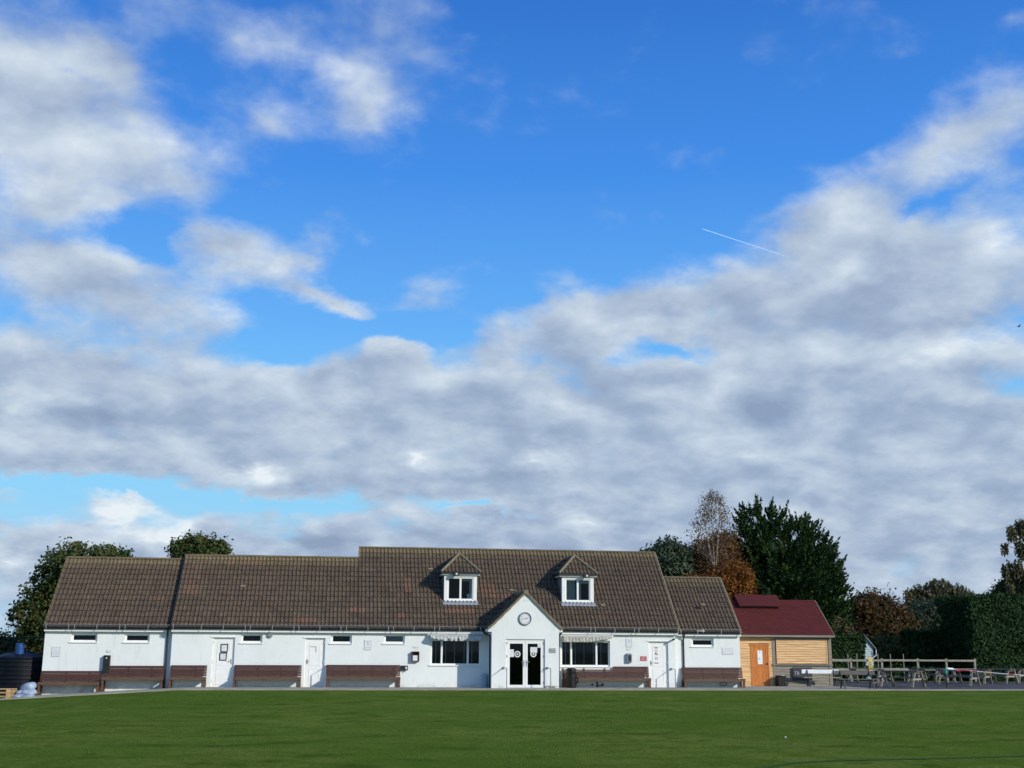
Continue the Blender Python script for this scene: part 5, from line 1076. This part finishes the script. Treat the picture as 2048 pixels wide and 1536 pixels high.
# the nearly bare birch
bt = thing('birch_tree', 'slender nearly bare birch with pale stems and sparse brown leaves', 'tree', (at(1428, 1300, 15).x, 15, 0)); b = MB(); ends = []
bx = at(1432, 1300, 15).x; p0 = Vector((bx, 15, -.2)); tp = at(1424, 985, 15)
limbs(b, p0, tp, .065, 46, 1.75, 91, 5, .006, ends); q = at(1418, 1075, 15); b.tube([at(1431, 1150, 15), at(1421, 1110, 15), at(1412, 1060, 15), at(1408, 1020, 15)], [.06, .045, .03, .012], 6); b.tube([at(1432, 1130, 15), at(1436, 1080, 15), at(1440, 1030, 15)], [.05, .035, .012], 6)
b.build('trunk', M['birchbark'], bt)
b = MB(); rg = random.Random(17); tips = []
axis = [at(1430, 1150, 15), at(1424, 980, 15)]
for k in range(560):
    f = rg.random(); c = axis[0].lerp(axis[1], f); hw = (1.42 * (1 - f) ** .6 * (.55 + .9 * min(f, .45) / .45)) ; a = rg.uniform(0, 6.28); r = hw * math.sqrt(rg.random())
    p = c + Vector((math.cos(a) * r, math.sin(a) * r, 0)); d = Vector((math.cos(a) * .45, math.sin(a) * .45, rg.uniform(.3, 1.0))) * rg.uniform(.2, .5)
    if rg.random() < .3: d.z *= -.6
    b.tube([p - d * .5, p + d * .2 + Vector((0, 0, .02)), p + d * .6], [.008, .006, .003], 3, cap=False); tips.append(p + d * .5)
b.build('twig_sprays', M['twig'], bt)
tp_ = np.array([tuple(x) for x in tips]); tp_ = tp_[tp_[:, 2] < np.quantile(tp_[:, 2], .92)]; P_ = np.repeat(tp_, 7, 0) + nr.normal(size=(len(tp_) * 7, 3)) * .16
leaves('crown', bt, P_, np.zeros_like(P_), M['l_birch'], .075, 1.4, np.stack([nr.random(len(P_)), nr.random(len(P_)), np.zeros(len(P_))], 1), 1)
# big dark conifer: drooping and up-swept sprays on a many-topped mass
YC = 19.0
ct = thing('conifer_tree', 'huge dark green conifer with ragged drooping sprays behind the hut', 'tree', (at(1560, 1300, YC).x, YC, 0)); b = MB(); limbs(b, (at(1560, 1300, YC).x, YC, -.5), at(1545, 1040, YC), .4, 26, 3.0, 5); b.build('trunk', M['bark'], ct)
CB = [PB(1515, 1040, YC, 34, 24), PB(1508, 1022, YC, 13, 13), PB(1552, 1052, YC, 26, 24), PB(1590, 1072, YC, 22, 20), PB(1490, 1078, YC, 30, 30), PB(1530, 1100, YC, 78, 62), PB(1600, 1105, YC, 62, 60), PB(1635, 1120, YC, 34, 40),
      PB(1560, 1160, YC, 105, 75), PB(1640, 1165, YC, 42, 45), PB(1600, 1200, YC, 85, 70), PB(1655, 1210, YC, 34, 36), PB(1520, 1180, YC, 70, 70), PB(1600, 1250, YC, 90, 60), PB(1662, 1235, YC, 24, 28)]
vol = np.array([q[3] * q[5] for q in CB]); vol = vol / vol.sum(); SP = []; ST = []; SN = []
for q, k in zip(CB, nr.multinomial(1750, vol)):
    u_ = nr.normal(size=(k, 3)); u_ /= np.linalg.norm(u_, axis=1, keepdims=True); r = 1.04 - .5 * nr.random(k) ** 1.8; c = np.array(q[:3]) + u_ * r[:, None] * np.array(q[3:6])
    for i in range(k):
        d = np.array([u_[i, 0], u_[i, 1], .25 + .55 * u_[i, 2] + .3]); d /= np.linalg.norm(d) + 1e-9; L = nr.uniform(.45, 1.0); m = 40; s = nr.random(m); sd = nr.normal(size=(m, 3)) * .10 * (1.15 - s)[:, None]
        pp = c[i] + d * (s * L)[:, None] + sd; pp[:, 2] += -.16 * np.sin(s * 3.1) * L + .10 * s * s; SP.append(pp); SN.append(np.tile(d, (m, 1))); gg = nr.random(); ST.append(np.stack([np.clip(gg * .7 + nr.random(m) * .3, 0, 1), np.full(m, nr.random() ** 2), np.zeros(m)], 1))
SP = np.concatenate(SP); SN = np.concatenate(SN); ST = np.concatenate(ST); n = len(SP)
a = SN + nr.normal(size=(n, 3)) * .45; a /= np.linalg.norm(a, axis=1, keepdims=True); d = nr.normal(size=(n, 3)); d -= (d * a).sum(1, keepdims=True) * a; d /= np.linalg.norm(d, axis=1, keepdims=True); sz = nr.uniform(.07, .15, n)[:, None]
raw('crown', np.stack([SP - a * sz, SP + d * sz * .38, SP + a * sz * 1.1, SP - d * sz * .38], 1).reshape(-1, 3), np.arange(n * 4).reshape(n, 4), M['l_conifer'], ct, ST)
core = MB()
for q in CB[5:]: core.lathe((q[0], q[1], q[2] - q[5] * .5), [(q[3] * .5 * math.sin(math.pi * k / 8) ** .7 + .01, q[5] * 1.0 * k / 8) for k in range(9)], 12)
core.build('opaque_core', M['l_conifer'], ct)  # solid dark core filling the crown, not modelled branches
# right hand side
tree('small_green_bush', 'yellow green bush just right of the hut roof', 'bush', [PB(1668, 1258, 17, 28, 22), PB(1650, 1270, 17, 30, 26), PB(1690, 1268, 17, 20, 18)], 'l_olive', 300, 20, .15, .11, (at(1665, 1300, 17).x, 17, .06, 1.6), nl=6)
tree('brown_bush', 'large dark bush with a brown autumn face behind the fence', 'bush', [PB(1745, 1215, 24, 42, 30), PB(1715, 1235, 24, 28, 34), PB(1785, 1235, 24, 34, 34), PB(1755, 1265, 24, 65, 48), PB(1800, 1270, 24, 30, 40)], 'l_brown', 1100, 22, .25, .14, (at(1750, 1300, 24).x, 24, .2, 3.8), shell=.6)
tree('low_shrub', 'dark green shrub on the ground beneath the brown bush', 'bush', [PB(1775, 1300, 19, 50, 24), PB(1820, 1305, 19, 34, 24), PB(1745, 1315, 19, 40, 16)], 'l_green', 420, 20, .18, .12, (at(1790, 1310, 19).x, 19, .05, 1.0), nl=5)
tree('grey_green_tree', 'soft grey green tree between the brown bush and the tall hedge', 'tree', [PB(1850, 1235, 26, 38, 30), PB(1830, 1262, 26, 32, 32), PB(1875, 1225, 26, 26, 26), PB(1850, 1280, 26, 50, 40)], 'l_greygreen', 700, 22, .22, .12, (at(1850, 1300, 26).x, 26, .15, 3.6))
def weeping(name, label, Y, strands, mt, trunk_px, top_px, size, seed, bark='bark'):
    rg = random.Random(seed); t = thing(name, label, 'tree', (at(trunk_px[0], 1300, Y).x, Y, 0)); b = MB(); base = at(trunk_px[0], trunk_px[1], Y); base.z = -.4; top = at(top_px[0], top_px[1], Y); b.tube([base, base.lerp(top, .5) + Vector((.1, 0, 0)), top], [.2, .12, .02], 8)
    PP = []; TT = []; AX = []
    for (px, py, rx, ry, ln, k) in strands:
        q = PB(px, py, Y, rx, ry); e0 = Vector(q[:3]); s = base.lerp(top, max(.3, min(.95, (q[2] + .4) / (top.z + .4) - .08))); b.tube([s, s.lerp(e0, .5) + Vector((0, 0, .2)), e0], [.05, .03, .01], 4, cap=False)
        for i in range(k):
            u_ = Vector((rg.gauss(0, 1), rg.gauss(0, 1), rg.gauss(0, 1))).normalized() * rg.random() ** .4; p = Vector((q[0] + u_.x * q[3], q[1] + u_.y * q[4], q[2] + u_.z * q[5])); L_ = ln * rg.uniform(.5, 1.3); m = max(5, int(L_ / .05)); drift = Vector((rg.uniform(-.08, .08), 0, 0)); g_ = rg.random()
            for j in range(m): PP.append(tuple(p + Vector((rg.gauss(0, .045), rg.gauss(0, .045), -L_ * j / m)) + drift * (j / m))); TT.append((min(1, g_ * .7 + rg.random() * .3), g_, 0))
    b.build('trunk', M[bark], t); P_ = np.array(PP); n = len(P_); leaves('crown', t, P_, np.zeros_like(P_), M[mt], size, 2.0, np.array(TT), 1.0, up=2.0); return t
weeping('weeping_birch', 'weeping olive brown tree on the skyline between bush and tall hedge', 30, [(1875, 1168, 26, 12, 1.0, 90), (1840, 1180, 20, 12, 1.2, 62), (1818, 1186, 12, 10, 1.5, 45), (1910, 1176, 22, 12, .9, 60), (1937, 1184, 12, 8, .8, 28), (1860, 1195, 34, 20, 1.3, 90)], 'l_weep', (1870, 1300), (1874, 1160), .13, 4)
weeping('weeping_birch', 'tall drooping birch cut by the right edge of the picture', 22, [(2042, 1044, 12, 8, .9, 40), (2022, 1058, 10, 8, .8, 30), (2010, 1090, 7, 5, .6, 16), (2046, 1088, 20, 20, 1.0, 60), (2030, 1128, 16, 12, .9, 44), (2010, 1134, 7, 6, .8, 18), (2050, 1150, 26, 18, 1.1, 60), (2020, 1172, 14, 10, .9, 30), (2075, 1080, 22, 46, 1.1, 70)], 'l_weep', (2062, 1300), (2050, 1035), .12, 6)
tree('dark_treetop', 'dark green treetop behind the hedge at the foot of the drooping birch', 'tree', [PB(2020, 1178, 24, 26, 20), PB(2045, 1172, 24, 28, 22), PB(1998, 1188, 24, 14, 12)], 'l_green', 330, 20, .18, .12, (at(2025, 1300, 24).x, 24, .12, 4.2), nl=6)
def hedge(name, label, x0, x1, y0, y1, h, n, mt='l_hedge', wob=.12, size=.10):
    t = thing(name, label, 'hedge', ((x0 + x1) / 2, (y0 + y1) / 2, 0)); e = .22; b = MB(); b.box(x0 + e, x1 - e, y0 + e, y1 - e, -.1, h - e); b.build('opaque_core', M['l_hedge'], t)  # solid core added to stop light passing through the hedge
    A = [(x1 - x0) * h, (y1 - y0) * h, (y1 - y0) * h, (x1 - x0) * (y1 - y0)]; ks = nr.multinomial(n, np.array(A) / sum(A)); P_ = []; N_ = []
    for f, k in enumerate(ks):
        u_, v_ = nr.random(k), nr.random(k); o = np.ones(k)
        if f == 0: p = np.stack([x0 + (x1 - x0) * u_, y0 * o, h * v_], 1); nn = np.tile([0, -1, .2], (k, 1))
        elif f == 1: p = np.stack([x0 * o, y0 + (y1 - y0) * u_, h * v_], 1); nn = np.tile([-1, 0, .2], (k, 1))
        elif f == 2: p = np.stack([x1 * o, y0 + (y1 - y0) * u_, h * v_], 1); nn = np.tile([1, 0, .2], (k, 1))
        else: p = np.stack([x0 + (x1 - x0) * u_, y0 + (y1 - y0) * v_, h * o], 1); nn = np.tile([0, -.1, 1], (k, 1))
        w = wob * (np.sin(p[:, 0] * 2.1 + p[:, 2] * 1.3) + np.sin(p[:, 1] * 2.7 - p[:, 2] * 2.9 + p[:, 0] * .7) + nr.normal(size=k) * .8) * .6 - .04; P_.append(p + nn * w[:, None]); N_.append(nn)
    P_ = np.concatenate(P_); N_ = np.concatenate(N_).astype(float); m = len(P_); g_ = (np.sin(P_[:, 0] * 3.1 + 2 * np.sin(P_[:, 2] * 2.3)) * np.sin(P_[:, 2] * 3.7 + P_[:, 1]) * .5 + .5)
    leaves('foliage', t, P_, N_, M[mt], size, 1.7, np.stack([np.clip(g_ * .5 + nr.random(m) * .5, 0, 1), nr.random(m) ** 3, np.zeros(m)], 1), .8, up=.8); return t
hx = at(1938, 1200, 13.5).x
hedge('tall_hedge', 'very tall clipped dark green hedge at the right end of the fence', hx, hx + 14, 13.5, 17.6, 5.0, 30000)
hedge('lower_hedge', 'lower black green clipped hedge left of the tall hedge, in its shade', at(1818, 1265, 17.7).x, hx + .5, 17.7, 19.0, 2.95, 9000)
hedge('low_hedge', 'clipped dark hedge between the hut and the teal shed', at(1640, 1272, 15.5).x, at(1729, 1272, 15.5).x, 15.5, 17.2, 2.58, 8000)
tree('bramble_bush', 'mixed olive brown bushes behind the tank at the far left', 'bush', [PB(8, 1300, 14, 34, 22), PB(40, 1292, 14, 30, 18), PB(-20, 1290, 14, 34, 26), PB(75, 1305, 14, 24, 24), PB(20, 1320, 14, 60, 24)], 'l_olive', 700, 20, .18, .11, (at(20, 1310, 14).x, 14, .06, 1.5), nl=6)
n = 9000; P_ = np.stack([nr.uniform(27.5, 37, n), nr.uniform(14.6, 26, n), nr.random(n) ** 1.5 * .75], 1)
o = leaves('undergrowth', None, P_, np.tile([0, -.4, .6], (n, 1)).astype(float), M['l_hedge'], .22, 2.2, np.stack([nr.random(n), nr.random(n) ** 2, np.zeros(n)], 1), .9, up=1.0); tag(o, 'dark rough undergrowth behind the fence', 'undergrowth', kind='stuff')
# a far belt of trees closes the horizon behind everything
n = 5200; X = nr.uniform(-260, 330, n); Z = np.abs(nr.normal(size=n)) * 0; hgt = 5.0 + 1.6 * np.sin(X * .13) + 1.2 * np.sin(X * .37 + 2)
P_ = np.stack([X, 190 + nr.normal(size=n) * 3, nr.random(n) * hgt * .62], 1)
o = leaves('treeline', None, P_, np.tile([0, -1, .4], (n, 1)).astype(float), M['l_green'], 3.0, 1.2, None, .6); tag(o, 'far belt of trees along the horizon', 'treeline', kind='stuff')
# ------------------------------------------------------------------ in the sky
A, B2 = CAM + ray(1404, 457.5).normalized() * 9000, CAM + ray(1572, 512.5).normalized() * 9600
b = MB(); b.tube([A, A.lerp(B2, .03), A.lerp(B2, .5), B2], [.8, 1.7, 2.3, 3.0], 10)
m = bpy.data.materials.new('ice_trail'); m.use_nodes = True; N = NT(m.node_tree); N.n.clear(); t_ = N.add('ShaderNodeTexCoord').outputs['Generated']
df = N.add('ShaderNodeBsdfDiffuse'); df.inputs[0].default_value = (.85, .92, 1, 1); tl = N.add('ShaderNodeBsdfTranslucent'); tl.inputs[0].default_value = (.85, .92, 1, 1); ad = N.add('ShaderNodeAddShader'); N.l.new(df.outputs[0], ad.inputs[0]); N.l.new(tl.outputs[0], ad.inputs[1])
tp2 = N.add('ShaderNodeBsdfTransparent'); mx = N.add('ShaderNodeMixShader'); N.put(mx.inputs[0], N.m('MULTIPLY', N.mr(N.sep(t_)[0], 0, 1, .34, .06), N.mr(N.noise(t_, 14, 3), .3, .6, .7, 1))); N.l.new(tp2.outputs[0], mx.inputs[1]); N.l.new(ad.outputs[0], mx.inputs[2]); oo = N.add('ShaderNodeOutputMaterial'); N.l.new(mx.outputs[0], oo.inputs[0])
tag(b.build('contrail', m), 'thin straight white vapour trail high in the blue sky', 'contrail')
c = CAM + ray(2038, 653).normalized() * 160; b = MB(); b.tube([c + Vector((-.28, 0, 0)), c, c + Vector((.25, 0, .03))], [.02, .08, .02], 8)
b.quad(c + Vector((-.06, 0, .03)), c + Vector((.08, 0, .03)), c + Vector((.02, -.42, .22)), c + Vector((-.08, -.40, .22))); b.quad(c + Vector((-.06, 0, .03)), c + Vector((-.08, .40, .22)), c + Vector((.02, .42, .22)), c + Vector((.08, 0, .03)))
tag(b.build('bird', M['metal_dark']), 'single small dark bird flying high at the right edge of the sky', 'bird')
bpy.context.view_layer.update()
